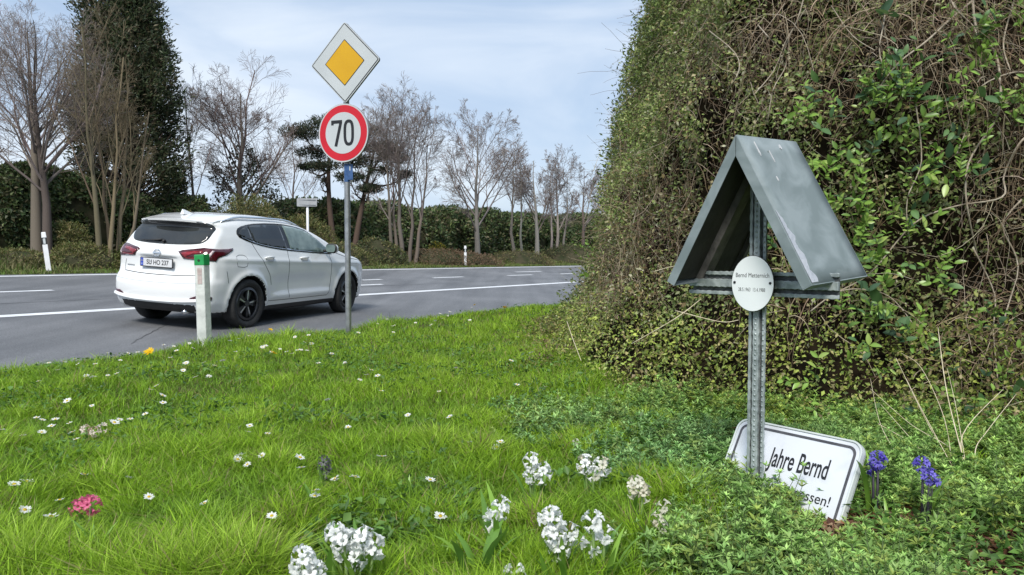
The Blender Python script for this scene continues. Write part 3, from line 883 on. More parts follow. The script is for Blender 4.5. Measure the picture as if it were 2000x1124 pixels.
# number plate
pl = MB(); Mf = frame((0, .068, .875), (1, 0, 0), (0, 0, 1))
pl.prism(rrect(.535, .125, .012, 4), 0, .010, Mf); frm = pl.build('number_plate', M_black, car)
M_plate = pm('plate_white', (.62, .63, .64), (.70, .71, .72), scale=9, rough=.3)
M_eu = pm('plate_blue', (.02, .06, .42), (.03, .08, .48), rough=.35)
b = MB(); b.prism(rrect(.515, .105, .008, 4), .0103, .0125, Mf); b.build('plate_face', M_plate, frm)
b = MB(); b.prism([(-.2555, -.0505), (-.213, -.0505), (-.213, .0505), (-.2555, .0505)], .0127, .0140, Mf); b.build('country_band', M_eu, frm)
def text(name, body, size, mat, parent, M_, sx=1, ext=.0008, align='CENTER', sp=1.0, sub_name=None, thicken=0.0):
    c = bpy.data.curves.new(name, 'FONT'); c.body = body; c.size = size; c.extrude = ext; c.align_x = align; c.align_y = 'CENTER'; c.space_character = sp; c.offset = thicken
    t_ = bpy.data.objects.new(name, c); COL.objects.link(t_)
    dg = bpy.context.evaluated_depsgraph_get(); me = bpy.data.meshes.new_from_object(t_.evaluated_get(dg))
    bpy.data.objects.remove(t_); bpy.data.curves.remove(c)
    me.transform(M_ @ Matrix.Diagonal((sx, 1, 1, 1))); me.name = name
    me.materials.clear()
    return link(name, me, parent, mat)
M_ink = pm('black_print', (.012, .012, .014), rough=.5)
text('plate_letters', 'SU HO 237', .088, M_ink, frm, Mf @ Matrix.Translation((.022, -.002, .0132)), .86, thicken=.0012)
text('country_letter', 'D', .028, M_plate, frm, Mf @ Matrix.Translation((-.234, -.028, .0146)))
b = MB()
for k in range(12):
    an = k * PI / 6; b.prism([(-.234 + .011*math.cos(an) + .0022*math.cos(q), .018 + .011*math.sin(an) + .0022*math.sin(q)) for q in [j*PI/2.5 for j in range(5)]], .0142, .0148, Mf)
b.build('star_ring', pm('star_yellow', (.75, .6, .05), rough=.4), frm)
b = MB(); b.prism(circ(.009, 14), .0131, .0139, Mf @ Matrix.Translation((-.088, .012, 0))); b.build('plate_seal', M_chrome, frm)
# small badge script on the tailgate, lower left
b = MB()
for k in range(9):
    x_ = -.56 + k * .017; p, nn = cast('rear', x_, .815, .003); b.box(p.x - .006, p.x + .006, p.y - .003, p.y + .002, .808, .822)
b.build('model_script', M_chrome, car)
# roof rails, aerial, mirrors
for sg in (-1, 1):
    b = MB(); pts = []
    for k in range(15):
        t_ = k / 14; y_ = .55 + t_ * 1.85; x_ = sg * (.60 - .03 * t_)
        hit = CBVH.ray_cast(Vector((x_, y_, 2.2)), Vector((0, 0, -1)))[0]
        pts.append(hit + Vector((0, 0, .042 * min(1, 6 * t_, 6 * (1 - t_)) - .004)))
    b.tube(pts, .016, 8); b.build('roof_rail', M_chrome if sg > 0 else M_chrome, car, smooth=True)
b = MB(); hz = CBVH.ray_cast(Vector((0, .62, 2.2)), Vector((0, 0, -1)))[0].z
vs = [(-.03, .50, hz - .01), (.03, .50, hz - .01), (-.022, .74, hz - .005), (.022, .74, hz - .005), (-.006, .51, hz + .062), (.006, .51, hz + .062), (-.005, .56, hz + .055), (.005, .56, hz + .055)]
b.add(vs, [(0, 1, 5, 4), (1, 3, 7, 5), (3, 2, 6, 7), (2, 0, 4, 6), (4, 5, 7, 6), (0, 2, 3, 1)]); b.build('aerial_fin', M_white, car, bevel=.006)
for sg in (-1, 1):
    b = MB(); px0 = cast('side', 2.80, 1.08, 0)[0].x
    b.tube([(sg * (px0 - .03), 2.82, 1.06), (sg * (px0 + .06), 2.80, 1.075)], .022, 8)
    foot = b.build('mirror_foot', M_black, car, smooth=True)
    def shell(y0, y1, sc, mat, nm, dark=False):
        b = MB(); rings = []
        for k in range(7):
            t_ = k / 6; s_ = math.sin(PI * (.5 + .5 * t_) ) if y1 > y0 else 1
            s_ = math.sqrt(max(0, 1 - (t_) ** 2.6)) * sc + .03
            rings.append([(sg * (px0 + .155 + .5 * p[0] * s_ * 2), y0 + (y1 - y0) * t_, 1.115 + p[1] * s_ - .01 * t_) for p in rrect(.205, .155, .06, 5)])
        n_ = len(rings[0]); vs = [v for r_ in rings for v in r_]
        fs = [(i*n_+k, i*n_+(k+1)%n_, (i+1)*n_+(k+1)%n_, (i+1)*n_+k) for i in range(6) for k in range(n_)] + [tuple(range(n_)), tuple(6*n_ + k for k in range(n_))]
        b.add(vs, fs); return b.build(nm, mat, car, smooth=True)
    shell(2.80, 2.93, .94, M_white, 'mirror_cap')
    shell(2.80, 2.775, .98, M_black, 'mirror_housing')
    b = MB(); b.prism(rrect(.17, .12, .045, 5), 0, .004, frame((sg * (px0 + .155), 2.7735, 1.115), (1, 0, 0), (0, 0, 1))); b.build('mirror_glass', M_glass_l, car)
# exhaust
b = MB(); b.tube([(.42, .30, .25), (.42, .10, .245)], .032, 12); b.build('exhaust_tip', M_chrome, car, smooth=True)
b = MB(); b.box(-.5, .5, .35, .75, .20, .30); b.box(-.12, .12, .8, 3.4, .185, .26); b.tube([(-.75, .86, AZ), (.75, .86, AZ)], .045, 8); b.build('rear_axle', M_black, car)
b = MB(); p, nn = cast('side', 2.9, .4, 0); 
# wheels
def tyre_ring(R0, R1, hw, n=56):
    prof = [(R1 * .99, -hw * .62), (R1 + .012, -hw * .8), (R0 - .045, -hw), (R0 - .015, -hw * .93), (R0, -hw * .74), (R0 + .0005, 0), (R0, hw * .74), (R0 - .015, hw * .93), (R0 - .045, hw), (R1 + .012, hw * .8), (R1 * .99, hw * .62)]
    V = []; Fs = []
    for k in range(n):
        an = 2 * PI * k / n
        for (r_, x_) in prof: V.append((x_, r_ * math.cos(an), r_ * math.sin(an)))
    m_ = len(prof)
    for k in range(n):
        j = (k + 1) % n
        for i in range(m_ - 1): Fs.append((k*m_+i, j*m_+i, j*m_+i+1, k*m_+i+1))
    return V, Fs
def make_wheel(x_, y_, sg, steer=0):
    w_ = empty('wheel', (x_, y_, AZ)); w_.parent = car; w_.rotation_euler = (0.35 + y_, 0, steer)
    V, Fs = tyre_ring(.343, .243, .112); b = MB(); b.add(V, Fs)
    b.build('tyre', M_tyre, w_, smooth=True)
    b = MB()
    V, Fs = tyre_ring(.244, .222, .094); b.add(V, Fs)
    b.add(*(lambda c: (c, [tuple(range(len(c)))]))([(sg * .010, .235 * math.cos(2*PI*k/32), .235 * math.sin(2*PI*k/32)) for k in range(32)]))
    b.build('rim', M_alloy_d, w_, smooth=False)
    for k in range(5):
        an = 2 * PI * k / 5
        for (m_, nm, dx) in ((M_alloy_d, 'spoke', 0), (M_alloy, 'spoke_face', .004)):
            b = MB(); X = sg * (.068 + dx)
            for s_ in (-1, 1):
                if dx and s_ < 0: continue
                ca_, sa_ = math.cos(an), math.sin(an)
                def q(r_, off, xx): return (xx, r_ * ca_ - off * sa_, r_ * sa_ + off * ca_)
                w0, w1 = (.030, .048) if not dx else (.016, .030)
                o0, o1 = (0, s_ * .036) if not dx else (.010, .044)
                b.add([q(.05, o0 - w0/2, X), q(.05, o0 + w0/2, X), q(.228, o1 + w1/2, X - sg * .012), q(.228, o1 - w1/2, X - sg * .012),
                       q(.05, o0 - w0/2, X - sg * .03), q(.05, o0 + w0/2, X - sg * .03), q(.228, o1 + w1/2, X - sg * .05), q(.228, o1 - w1/2, X - sg * .05)],
                      [(0, 1, 2, 3), (4, 7, 6, 5), (0, 4, 5, 1), (1, 5, 6, 2), (2, 6, 7, 3), (3, 7, 4, 0)])
            b.build(nm, m_, w_)
    b = MB(); b.prism(circ(.048, 20), -.02, .074, frame((0, 0, 0), (0, 1, 0), (0, 0, 1), (sg, 0, 0))); b.build('hub', M_alloy_d, w_, bevel=.004)
    b = MB(); b.ring(circ(.150, 30), circ(.06, 30), -.02, .006, frame((0, 0, 0), (0, 1, 0), (0, 0, 1), (sg, 0, 0))); b.build('brake_disc', pm('disc_steel', (.2, .2, .2), rough=.4, metal=.8) if 'disc_steel' not in bpy.data.materials else bpy.data.materials['disc_steel'], w_)
for ay, st_ in zip(AX, (0, R(4))):
    make_wheel(.762, ay, 1, st_); make_wheel(-.762, ay, -1, st_)
# ------------------------------------------------------------------ traffic sign on its pole
M_zinc = pm('galvanised_steel', (.30, .31, .32), (.42, .43, .44), scale=14, rough=.42, metal=.75, bump=.15, rvar=.1)
M_signback = pm('sign_back_grey', (.36, .37, .38), (.44, .45, .46), scale=6, rough=.5, metal=.4)
M_signw = pm('sign_white', (.47, .50, .51), (.53, .56, .57), scale=3, rough=.4)
M_signb = pm('sign_black', (.012, .012, .014), rough=.45)
M_signy = pm('sign_yellow', (.60, .325, .002), (.64, .355, .004), scale=4, rough=.4)
M_signr = pm('sign_red', (.52, .008, .02), (.58, .012, .025), scale=4, rough=.4)
M_blue = pm('sticker_blue', (.02, .07, .20), (.04, .11, .28), scale=40, rough=.5)
SY = 7.8
sx = at(680.5, 620, SY).x
sz0 = float(zground(np.array(sx), np.array(SY)))
ts = empty('traffic_sign', (sx, SY, sz0 - .05))
tag(ts, 'traffic sign pole carrying a yellow priority diamond above a round red-ringed 70 limit', 'traffic sign')
def tz_(py, Y=SY): return at(680, py, Y).z - ts.location.z
b = MB(); b.tube([(0, 0, -.3), (0, 0, tz_(52))], .030, 20); o = b.build('pole', M_zinc, ts, smooth=True)
o.modifiers.new('e', 'EDGE_SPLIT')
b = MB(); b.tube([(0, 0, tz_(52)), (0, 0, tz_(48))], [.033, .028], 16); b.build('pole_cap', M_black, ts)
psi = R(-21)
rx_ = Vector((math.cos(psi), math.sin(psi), 0)); fn = Vector((math.sin(psi), -math.cos(psi), 0))   # fn faces the camera
def sign_frame(py, px=None, off=.062):
    c_ = Vector((0, 0, tz_(py))) + fn * off
    if px: c_ += rx_ * ((at(px, py, SY).x - sx - c_.x * 0) )
    return frame(c_, rx_, (0, 0, 1), fn)
Md = sign_frame(126, 681)
def dia(hw, r=.035):
    base = rrect(hw * 2 / 1.41421, hw * 2 / 1.41421, r, 5)
    return [((p[0] - p[1]) * .7071, (p[0] + p[1]) * .7071) for p in base]
b = MB(); b.prism(dia(.418, .03), -.004, 0, Md); b.ring(dia(.418, .03), dia(.413, .028), -.022, .0, Md); plate = b.build('diamond_plate', M_signback, ts)
for (hw, d, m_, nm) in ((.4165, .0015, M_signw, 'white_rim'), (.403, .0030, M_signb, 'black_line'), (.391, .0045, M_signw, 'white_field'), (.238, .0060, M_signb, 'inner_black_line'), (.228, .0075, M_signy, 'yellow_field')):
    b = MB(); b.prism(dia(hw, max(.004, .028 - (.418 - hw)) if hw > .3 else .008), d - .0016, d, Md); b.build(nm, m_, plate)
Mr = sign_frame(262, 677)
b = MB(); b.prism(circ(.302, 64), -.004, 0, Mr); b.ring(circ(.302, 64), circ(.297, 64), -.022, 0, Mr); plate2 = b.build('round_plate', M_signback, ts)
for (r_, d, m_, nm) in ((.3005, .0015, M_signw, 'white_rim'), (.286, .0030, M_signr, 'red_ring'), (.213, .0045, M_signw, 'white_disc')):
    b = MB(); b.prism(circ(r_, 64), d - .0016, d, Mr); b.build(nm, m_, plate2)
# the numerals 7 and 0, drawn as strokes
def stroke(pts, w, d0, d1, Mx, name, mat, parent, closed=False):
    pts = [Vector(p) for p in pts]; n = len(pts); Lf, Rg = [], []
    for i, p in enumerate(pts):
        a = pts[(i - 1) % n] if (closed or i > 0) else p; c = pts[(i + 1) % n] if (closed or i < n - 1) else p
        t1 = (p - a).normalized() if (p - a).length > 0 else (c - p).normalized(); t2 = (c - p).normalized() if (c - p).length > 0 else t1
        t_ = (t1 + t2).normalized(); k = 1 / max(.5, t_.dot(t1)); nn = Vector((-t_.y, t_.x)) * w / 2 * k
        Lf.append(p + nn); Rg.append(p - nn)
    b = MB()
    for i in range(n if closed else n - 1):
        j = (i + 1) % n
        b.prism([Lf[i], Lf[j], Rg[j], Rg[i]], d0, d1, Mx)
    return b.build(name, mat, parent)
stroke([(-.125, .117), (-.026, .117), (-.026, .105), (-.088, -.135)], .034, .005, .0062, Mr, 'numeral_seven', M_signb, plate2)
b = MB(); b.box(-.142, -.112, .085, .134, .0049, .0061, Mr); b.build('numeral_seven_serif', M_signb, plate2)
zero = [(.070 + .047 * math.copysign(abs(math.cos(t_)) ** .8, math.cos(t_)), .118 * math.copysign(abs(math.sin(t_)) ** .62, math.sin(t_))) for t_ in [2 * PI * k / 36 for k in range(36)]]
stroke(zero, .032, .005, .0062, Mr, 'numeral_zero', M_signb, plate2, closed=True)
for py in (85, 165, 228, 292):
    b = MB(); z_ = tz_(py); b.ring(circ(.040, 20), circ(.031, 20), z_ - .018, z_ + .018)
    b.box(-.045, .045, .030, .058, -.018, .018, frame((0, 0, z_), rx_, (0, 0, 1), fn) @ Matrix.Rotation(PI / 2, 4, 'X') @ Matrix.Rotation(PI, 4, 'X'))
    b.build('clamp', M_zinc, ts)
b = MB()
z0_, z1_ = tz_(356), tz_(321)
for k in range(8):
    a0, a1 = PI * (1.22 + .085 * k), PI * (1.22 + .085 * (k + 1))
    b.add([(.0315 * math.cos(a0), .0315 * math.sin(a0), z0_), (.0315 * math.cos(a1), .0315 * math.sin(a1), z0_), (.0315 * math.cos(a1), .0315 * math.sin(a1), z1_), (.0315 * math.cos(a0), .0315 * math.sin(a0), z1_)], [(0, 1, 2, 3)])
b.box(.010, .068, -.036, -.031, z0_ + .02, z1_ - .005); bs = b.build('blue_sticker', M_blue, ts)
b = MB(); b.box(.033, .043, -.0375, -.0362, z0_ + .115, z0_ + .16); b.build('sticker_print', M_signw, bs)

# ------------------------------------------------------------------ green-capped wooden marker post
M_pwhite = pm('weathered_white_paint', (.46, .48, .46), (.66, .68, .65), scale=9, rough=.7, bump=.4, lo=.3, hi=.6)
M_green = pm('green_cap_paint', (.012, .26, .065), (.02, .34, .09), scale=14, rough=.45)
M_pink = pm('faded_reflector', (.42, .33, .31), (.55, .46, .44), scale=30, rough=.5)
PYd = 6.5
gp = empty('marker_post', (at(399, 640, PYd).x, PYd, .17), R(18))
tag(gp, 'short white marker post with bright green top in front of the car', 'marker post')
gp.rotation_euler = (0, R(-.8), R(18))
hh = 1.015 - .17
secp = [(-.052, -.035), (.020, -.060), (.062, -.008), (.052, .040), (-.030, .052), (-.060, .010)]
b = MB(); b.prism(secp, -.25, hh - .088); b.build('post', M_pwhite, gp, bevel=.006)
b = MB(); s2_ = [(p[0] * 1.05, p[1] * 1.05) for p in secp]
n_ = len(s2_); vs = [(p[0], p[1], hh - .098) for p in s2_] + [(p[0], p[1], hh - .004 + .10 * p[0] * .3) for p in s2_]
b.add(vs, [tuple(range(n_))[::-1], tuple(range(n_, 2 * n_))] + [(i, (i + 1) % n_, n_ + (i + 1) % n_, n_ + i) for i in range(n_)])
cap = b.build('green_cap', M_green, gp, bevel=.005)
e0, e1 = Vector((*secp[0], 0)), Vector((*secp[1], 0)); ex = (e1 - e0).normalized(); en = Vector((ex.y, -ex.x, 0))
def on_post(u, z, off): return frame(e0 + ex * u + Vector((0, 0, z)) + en * off, ex, (0, 0, 1), en)
b = MB(); b.box(-.019, .019, -.035, .035, 0, .003, on_post(.038, hh - .225, 0)); b.build('reflector', M_pink, gp)
b = MB(); b.box(-.019, .019, -.033, .033, 0, .003, on_post(.038, hh - .152, 0)); b.build('reflector', M_pink, gp)
b = MB(); b.prism(circ(.011, 10), 0, .003, on_post(.034, hh - .055, .0022)); b.build('cap_hole', M_black, cap)

# ------------------------------------------------------------------ road delineators on the far side
M_dw = pm('delineator_white', (.70, .71, .72), (.80, .81, .82), scale=6, rough=.5)
def delineator(px, py, c_, h_, lean, label):
    d = ray(px, py); c0, a0 = ca(0, 0); c1, a1 = ca(d.x, 1); t_ = (c_ - c0) / (c1 - c0)
    x_, y_ = d.x * t_, t_
    o = empty('road_delineator', (x_, y_, float(zground(np.array(x_), np.array(y_))) - .02), R(14))
    tag(o, label, 'delineator', 'roadside delineator posts')
    o.rotation_euler = (0, lean, R(14))
    tri = [(-.058, -.05), (.058, -.05), (.045, -.02), (.012, .055), (-.012, .055), (-.045, -.02)]
    b = MB(); b.prism(tri, -.1, h_ * .70); b.build('post', M_dw, o, bevel=.008)
    b = MB(); b.prism([(p[0] * 1.02, p[1] * 1.02) for p in tri], h_ * .70, h_ * .86); bb = b.build('black_band', M_black, o)
    b = MB(); b.box(-.025, .025, -.056, -.052, h_ * .715, h_ * .845); b.build('reflector', M_signw, bb)
    b = MB(); vs = [(p[0], p[1], h_ * .86) for p in tri] + [(p[0] * .85, p[1] * .85, h_ - .12 * (p[1] + .05)) for p in tri]; n_ = 6
    b.add(vs, [tuple(range(n_))[::-1], tuple(range(n_, 2 * n_))] + [(i, (i + 1) % n_, n_ + (i + 1) % n_, n_ + i) for i in range(n_)]); b.build('post_top', M_dw, o, bevel=.01)
delineator(97, 525, 10.25, 1.0, R(-6), 'white delineator post with black band leaning before the left bare tree')
delineator(908.5, 518, 10.0, .95, R(0), 'upright white delineator post with black band beside the reddish bramble mound')

# sign across the road seen from behind
d = ray(601, 450); c0, a0 = ca(0, 0); c1, a1 = ca(d.x, 1); t_ = (10.6 - c0) / (c1 - c0)
rs = empty('road_sign', (d.x * t_, t_, float(zground(np.array(d.x * t_), np.array(t_))) - .05))
tag(rs, 'small rectangular road sign seen from behind above the car bonnet', 'road sign')
zt = at(601, 388, t_).z - rs.location.z; zb = at(601, 404, t_).z - rs.location.z
b = MB(); b.tube([(0, 0, -.3), (0, 0, zt - .01)], .042, 12); b.build('pole', M_dw, rs, smooth=True)
b = MB(); b.prism(rrect(.68, zt - zb, .03, 4), 0, .012, frame((0, -.06, (zt + zb) / 2), (1, .05, 0), (0, 0, 1))); pb = b.build('plate_back', M_signback, rs)
b = MB(); b.box(-.30, .30, -.085, -.066, zt - .07, zt - .04); b.box(-.30, .30, -.085, -.066, zb + .04, zb + .07); b.build('back_rail', M_zinc, pb)

# ------------------------------------------------------------------ roadside memorial: hammered iron cross under a little zinc roof
def hammered():
    m, n, l, b = newmat('hammered_zinc_iron')
    t = n.new('ShaderNodeTexCoord')
    nz = n.new('ShaderNodeTexNoise'); nz.inputs['Scale'].default_value = 26; nz.inputs['Detail'].default_value = 6
    l(t.outputs['Object'], nz.inputs['Vector'])
    r = n.new('ShaderNodeValToRGB')
    r.color_ramp.elements[0].position = .36; r.color_ramp.elements[0].color = (.24, .28, .28, 1)
    r.color_ramp.elements[1].position = .62; r.color_ramp.elements[1].color = (.42, .47, .465, 1)
    l(nz.outputs['Fac'], r.inputs['Fac']); l(r.outputs['Color'], b.inputs['Base Color'])
    b.inputs['Metallic'].default_value = .2; b.inputs['Roughness'].default_value = .42
    v = n.new('ShaderNodeTexVoronoi'); v.inputs['Scale'].default_value = 55; l(t.outputs['Object'], v.inputs['Vector'])
    bp = n.new('ShaderNodeBump'); bp.inputs['Strength'].default_value = .4; bp.inputs['Distance'].default_value = .003
    l(v.outputs['Distance'], bp.inputs['Height']); l(bp.outputs['Normal'], b.inputs['Normal'])
    return m
M_ham = hammered()
M_iron = pm('gap_shade_iron', (.05, .055, .055), (.12, .13, .13), scale=40, rough=.7, bump=.4)  # backing plates coloured dark to paint shade into the gaps between ribs
def zincroof(name, dark=1.0):
    m, n, l, b = newmat(name)
    t = n.new('ShaderNodeTexCoord')
    mp_ = n.new('ShaderNodeMapping'); mp_.inputs['Scale'].default_value = (1, .25, 1); l(t.outputs['Object'], mp_.inputs['Vector'])
    nz = n.new('ShaderNodeTexNoise'); nz.inputs['Scale'].default_value = 9; nz.inputs['Detail'].default_value = 7; nz.inputs['Distortion'].default_value = .6
    l(mp_.outputs['Vector'], nz.inputs['Vector'])
    r = n.new('ShaderNodeValToRGB')
    r.color_ramp.elements[0].position = .40; r.color_ramp.elements[0].color = (.17 * dark, .21 * dark, .215 * dark, 1)
    r.color_ramp.elements[1].position = .60; r.color_ramp.elements[1].color = (.25 * dark, .295 * dark, .305 * dark, 1)
    l(nz.outputs['Fac'], r.inputs['Fac']); l(r.outputs['Color'], b.inputs['Base Color'])
    b.inputs['Metallic'].default_value = 0; b.inputs['Roughness'].default_value = .68; b.inputs['Specular IOR Level'].default_value = .35
    n2 = n.new('ShaderNodeTexNoise'); n2.inputs['Scale'].default_value = 5; l(t.outputs['Object'], n2.inputs['Vector'])
    bp = n.new('ShaderNodeBump'); bp.inputs['Strength'].default_value = .25; bp.inputs['Distance'].default_value = .01
    l(n2.outputs['Fac'], bp.inputs['Height']); l(bp.outputs['Normal'], b.inputs['Normal'])
    return m
M_roof = zincroof('weathered_zinc_sheet')
M_wood = pm('grey_batten_wood', (.07, .065, .06), (.14, .13, .12), scale=18, rough=.85, bump=.4)
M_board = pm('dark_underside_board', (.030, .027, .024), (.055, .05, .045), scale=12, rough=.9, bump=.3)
phi = R(47)
RD = Vector((math.sin(phi), math.cos(phi), 0))        # ridge, pointing away from the camera
WD = Vector((math.cos(phi), -math.sin(phi), 0))       # across, pointing right
PC = at(1482, 556, 2.40); PC.z = 0
cr_ = empty('memorial_cross', (PC.x, PC.y, .15))
tag(cr_, 'grey iron roadside cross with oval name plate under a small pitched metal roof', 'memorial cross')
UPZ = Vector((0, 0, 1))
Z0 = cr_.location.z
def bar(p0, p1, wvec, w, dvec, d, K=40, amp=.0009, wob=.5, seed=0):
    """a hammered bar with uneven edges"""
    b = MB(); p0, p1, wv, dv = Vector(p0), Vector(p1), Vector(wvec), Vector(dvec); rr = random.Random(seed)
    rings = []
    for k in range(K + 1):
        p = p0.lerp(p1, k / K); s_ = math.sin(k * 2.1 + seed) * amp + rr.uniform(-1, 1) * amp * wob
        w2 = w / 2 + s_; d2 = d / 2 + rr.uniform(-1, 1) * amp * .4
        rings.append([p + wv * -w2 - dv * d2, p + wv * w2 - dv * d2, p + wv * w2 + dv * d2, p + wv * -w2 + dv * d2])
    vs = [v for r_ in rings for v in r_]
    fs = [(i*4+k, i*4+(k+1)%4, (i+1)*4+(k+1)%4, (i+1)*4+k) for i in range(K) for k in range(4)] + [(3, 2, 1, 0), tuple(K*4 + k for k in range(4))]
    b.add(vs, fs); return b
zb_, zt_ = -.15, 1.335 - Z0
zc0 = .909 - Z0
front = -RD
post = bar((0, 0, zb_) , (0, 0, zt_), WD, .046, RD, .008, 90, seed=1).build('post', M_iron, cr_, bevel=.001)
for off, w_, dd, sd in ((-.0238, .010, .010, 2), (.0, .020, .014, 3), (.0238, .010, .010, 4)):
    o_ = WD * off + front * (.006 if off else .010)
    bar(Vector((0, 0, zb_)) + o_, Vector((0, 0, zt_)) + o_, WD, w_, RD, dd, 110, seed=sd).build('post_rib', M_ham, post, bevel=.0016)
# studs along the middle rib
b = MB()
for k in range(62):
    z_ = .02 + k * .0165
    if abs(z_ - zc0) < .10: continue
    c_ = front * .018 + UPZ * z_; r0_ = .0042
    for (sx_, sz_) in ((0, 0),):
        ringp = [c_ + WD * (math.cos(q * PI / 3) * r0_) + UPZ * (math.sin(q * PI / 3) * r0_ * 1.2) for q in range(6)]
        b.add(ringp + [c_ + front * .0028], [(i, (i + 1) % 6, 6) for i in range(6)])
    c2 = c_ + WD * .0235 - front * .005
    ringp = [c2 + WD * (math.cos(q * PI / 3) * .003) + UPZ * (math.sin(q * PI / 3) * .004) for q in range(6)]
    b.add(ringp + [c2 + front * .002], [(i, (i + 1) % 6, 6) for i in range(6)])
tag(b.build('stud_row', M_ham, post), kind='stuff')
arm = bar(WD * -.245 + UPZ * zc0 + RD * .002, WD * .26 + UPZ * zc0 + RD * .002, UPZ, .060, RD, .007, 60, seed=7).build('cross_arm', M_iron, cr_, bevel=.001)
for off, w_, dd, sd in ((-.033, .012, .010, 5), (.0, .026, .013, 6), (.033, .012, .010, 8)):
    o_ = UPZ * (zc0 + off) + front * (.005 if off else .009)
    bar(WD * (-.252 + .004 * (sd - 6)) + o_, WD * .262 + o_, UPZ, w_, RD, dd, 70, seed=sd).build('arm_rib', M_ham, arm, bevel=.0016)
# oval enamel plate
Mo = frame(front * .034 + UPZ * (zc0 + .002) + WD * -.001, WD, UPZ, front)
b = MB(); b.prism(circ(.090, 48, .074), 0, .004, Mo); ov = b.build('oval_plate', M_signb, cr_, bevel=.001)
M_enamel = pm('white_enamel', (.80, .85, .85), (.84, .88, .88), scale=6, rough=.22, coat=.3)
b = MB(); b.prism(circ(.0885, 48, .0725), .004, .0062, Mo); b.build('enamel_face', M_enamel, ov, bevel=.0008)
M_engrave = pm('grey_engraving', (.03, .032, .032), (.07, .075, .075), scale=90, rough=.6)
text('plate_name', 'Bernd Metternich', .0205, M_engrave, ov, Mo @ Matrix.Translation((0, .026, .0064)), .76, .0003, sp=1.05)
text('plate_dates', '28.5.1963  13.4.1988', .0170, M_engrave, ov, Mo @ Matrix.Translation((-.002, -.020, .0064)), .62, .0002, sp=1.05)
for s_ in (-1, 1):
    b = MB(); b.prism(circ(.0042, 10), .0058, .0085, Mo @ Matrix.Translation((s_ * .062, .003, 0))); b.build('screw', M_signb, ov)
    b = MB(); b.tube([front * .008 + UPZ * zc0 + WD * s_ * .062, front * .035 + UPZ * zc0 + WD * s_ * .062], .003, 6); b.build('plate_spacer', M_black, ov)
# roof: two folded sheets on battens
apex = Vector((0, 0, 1.378 - Z0)); LP = .515; th = math.atan2(1.378 - .925, .245)
TILT = .05
for s_, nm in ((1, 'roof_panel'), (-1, 'roof_panel')):
    dn = (WD * s_ * math.cos(th) + UPZ * -math.sin(th)).normalized()
    rd = (RD + UPZ * TILT).normalized()
    nn = rd.cross(dn) * -s_ if True else None
    nn = (WD * s_ * math.sin(th) + UPZ * math.cos(th)).normalized()
    f0, f1 = -.150, .235
    o_ = apex + rd * f0
    Mx = Matrix(((dn.x, rd.x, nn.x, o_.x), (dn.y, rd.y, nn.y, o_.y), (dn.z, rd.z, nn.z, o_.z), (0, 0, 0, 1)))
    D_ = f1 - f0; tk = .003; lip = .030
    b = MB()
    # slightly dished top sheet as a small grid
    nu, nv = 10, 7; vs = []; fs = []
    for i in range(nu + 1):
        for j in range(nv + 1):
            u_, v_ = LP * i / nu, D_ * j / nv
            vs.append(Mx @ Vector((u_, v_, .0016 * math.sin(u_ * 9 + j * .9) * math.sin(PI * j / nv) * math.sin(PI * i / nu))))
    for i in range(nu):
        for j in range(nv): fs.append((i*(nv+1)+j, (i+1)*(nv+1)+j, (i+1)*(nv+1)+j+1, i*(nv+1)+j+1))
    b.add(vs, fs)
    pn = b.build(nm, M_roof, cr_, smooth=True)
    if s_ > 0: tag(pn, label='right-hand pale blue-grey roof sheet with a scuffed lower edge')
    sol = pn.modifiers.new('t', 'SOLIDIFY'); sol.thickness = .003; sol.offset = 0
    b = MB()
    for y0_, y1_ in ((-.0035, 0), (D_, D_ + .0035)):
        vs = [Mx @ Vector((u_, y_, z_)) for y_ in (y0_, y1_) for u_, z_ in ((.001, .0012), (LP, .0012), (LP, -lip), (lip / math.tan(PI / 2 - th) + .002, -lip))]
        b.add(vs, [(0, 1, 2, 3), (7, 6, 5, 4), (0, 4, 5, 1), (1, 5, 6, 2), (2, 6, 7, 3), (3, 7, 4, 0)])
    b.box(LP, LP + .0035, -.0035, D_ + .0035, -lip, .0012, Mx)
    b.build('folded_edge', M_roof, pn, bevel=.0008)
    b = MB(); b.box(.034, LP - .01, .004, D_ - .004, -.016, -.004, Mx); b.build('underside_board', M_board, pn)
    b = MB(); b.box(.078, LP - .01, .135, .185, -.040, -.0165, Mx); b.build('batten', M_wood, pn)
    b = MB(); b.box(.070, LP - .01, D_ - .035, D_ - .008, -.036, -.0165, Mx); b.build('batten', M_wood, pn)
    if s_ > 0:
        M_scuff = pm('scuffed_zinc', (.36, .39, .43), (.46, .48, .52), scale=30, rough=.55, bump=.3)
        # worn strip along the lower front fold, bird droppings near the ridge
        b = MB(); vs = []; 
        for k in range(25):
            u_ = LP * (.52 + .47 * k / 24); w2 = .020 + .014 * math.sin(k * .9) * random.random() + .016 * k / 24
            if k < 5: w2 *= k / 5 + .1
            vs += [Mx @ Vector((u_, .002, .0030)), Mx @ Vector((u_, .002 + w2, .0030))]
        b.add(vs, [(2*i, 2*i+1, 2*i+3, 2*i+2) for i in range(24)]); b.build('scuffed_strip', M_scuff, pn)
        M_drop = pm('bird_dropping', (.50, .51, .53), (.60, .60, .60), scale=50, rough=.7)
        for (u_, v_, l_, w_) in ((.045, .085, .050, .006), (.030, .245, .016, .013), (.070, .155, .040, .003), (.155, .115, .014, .004)):
            n_ = 8; c_ = [(u_ + l_ * .5 * math.cos(q * 2 * PI / n_) + (0 if q else .004), v_ + w_ * .5 * math.sin(q * 2 * PI / n_) * (1.5 if math.cos(q * 2 * PI / n_) > .2 else .7)) for q in range(n_)]
            b = MB(); b.prism(c_, .0016, .0040, Mx); b.build('bird_dropping', M_drop, pn)

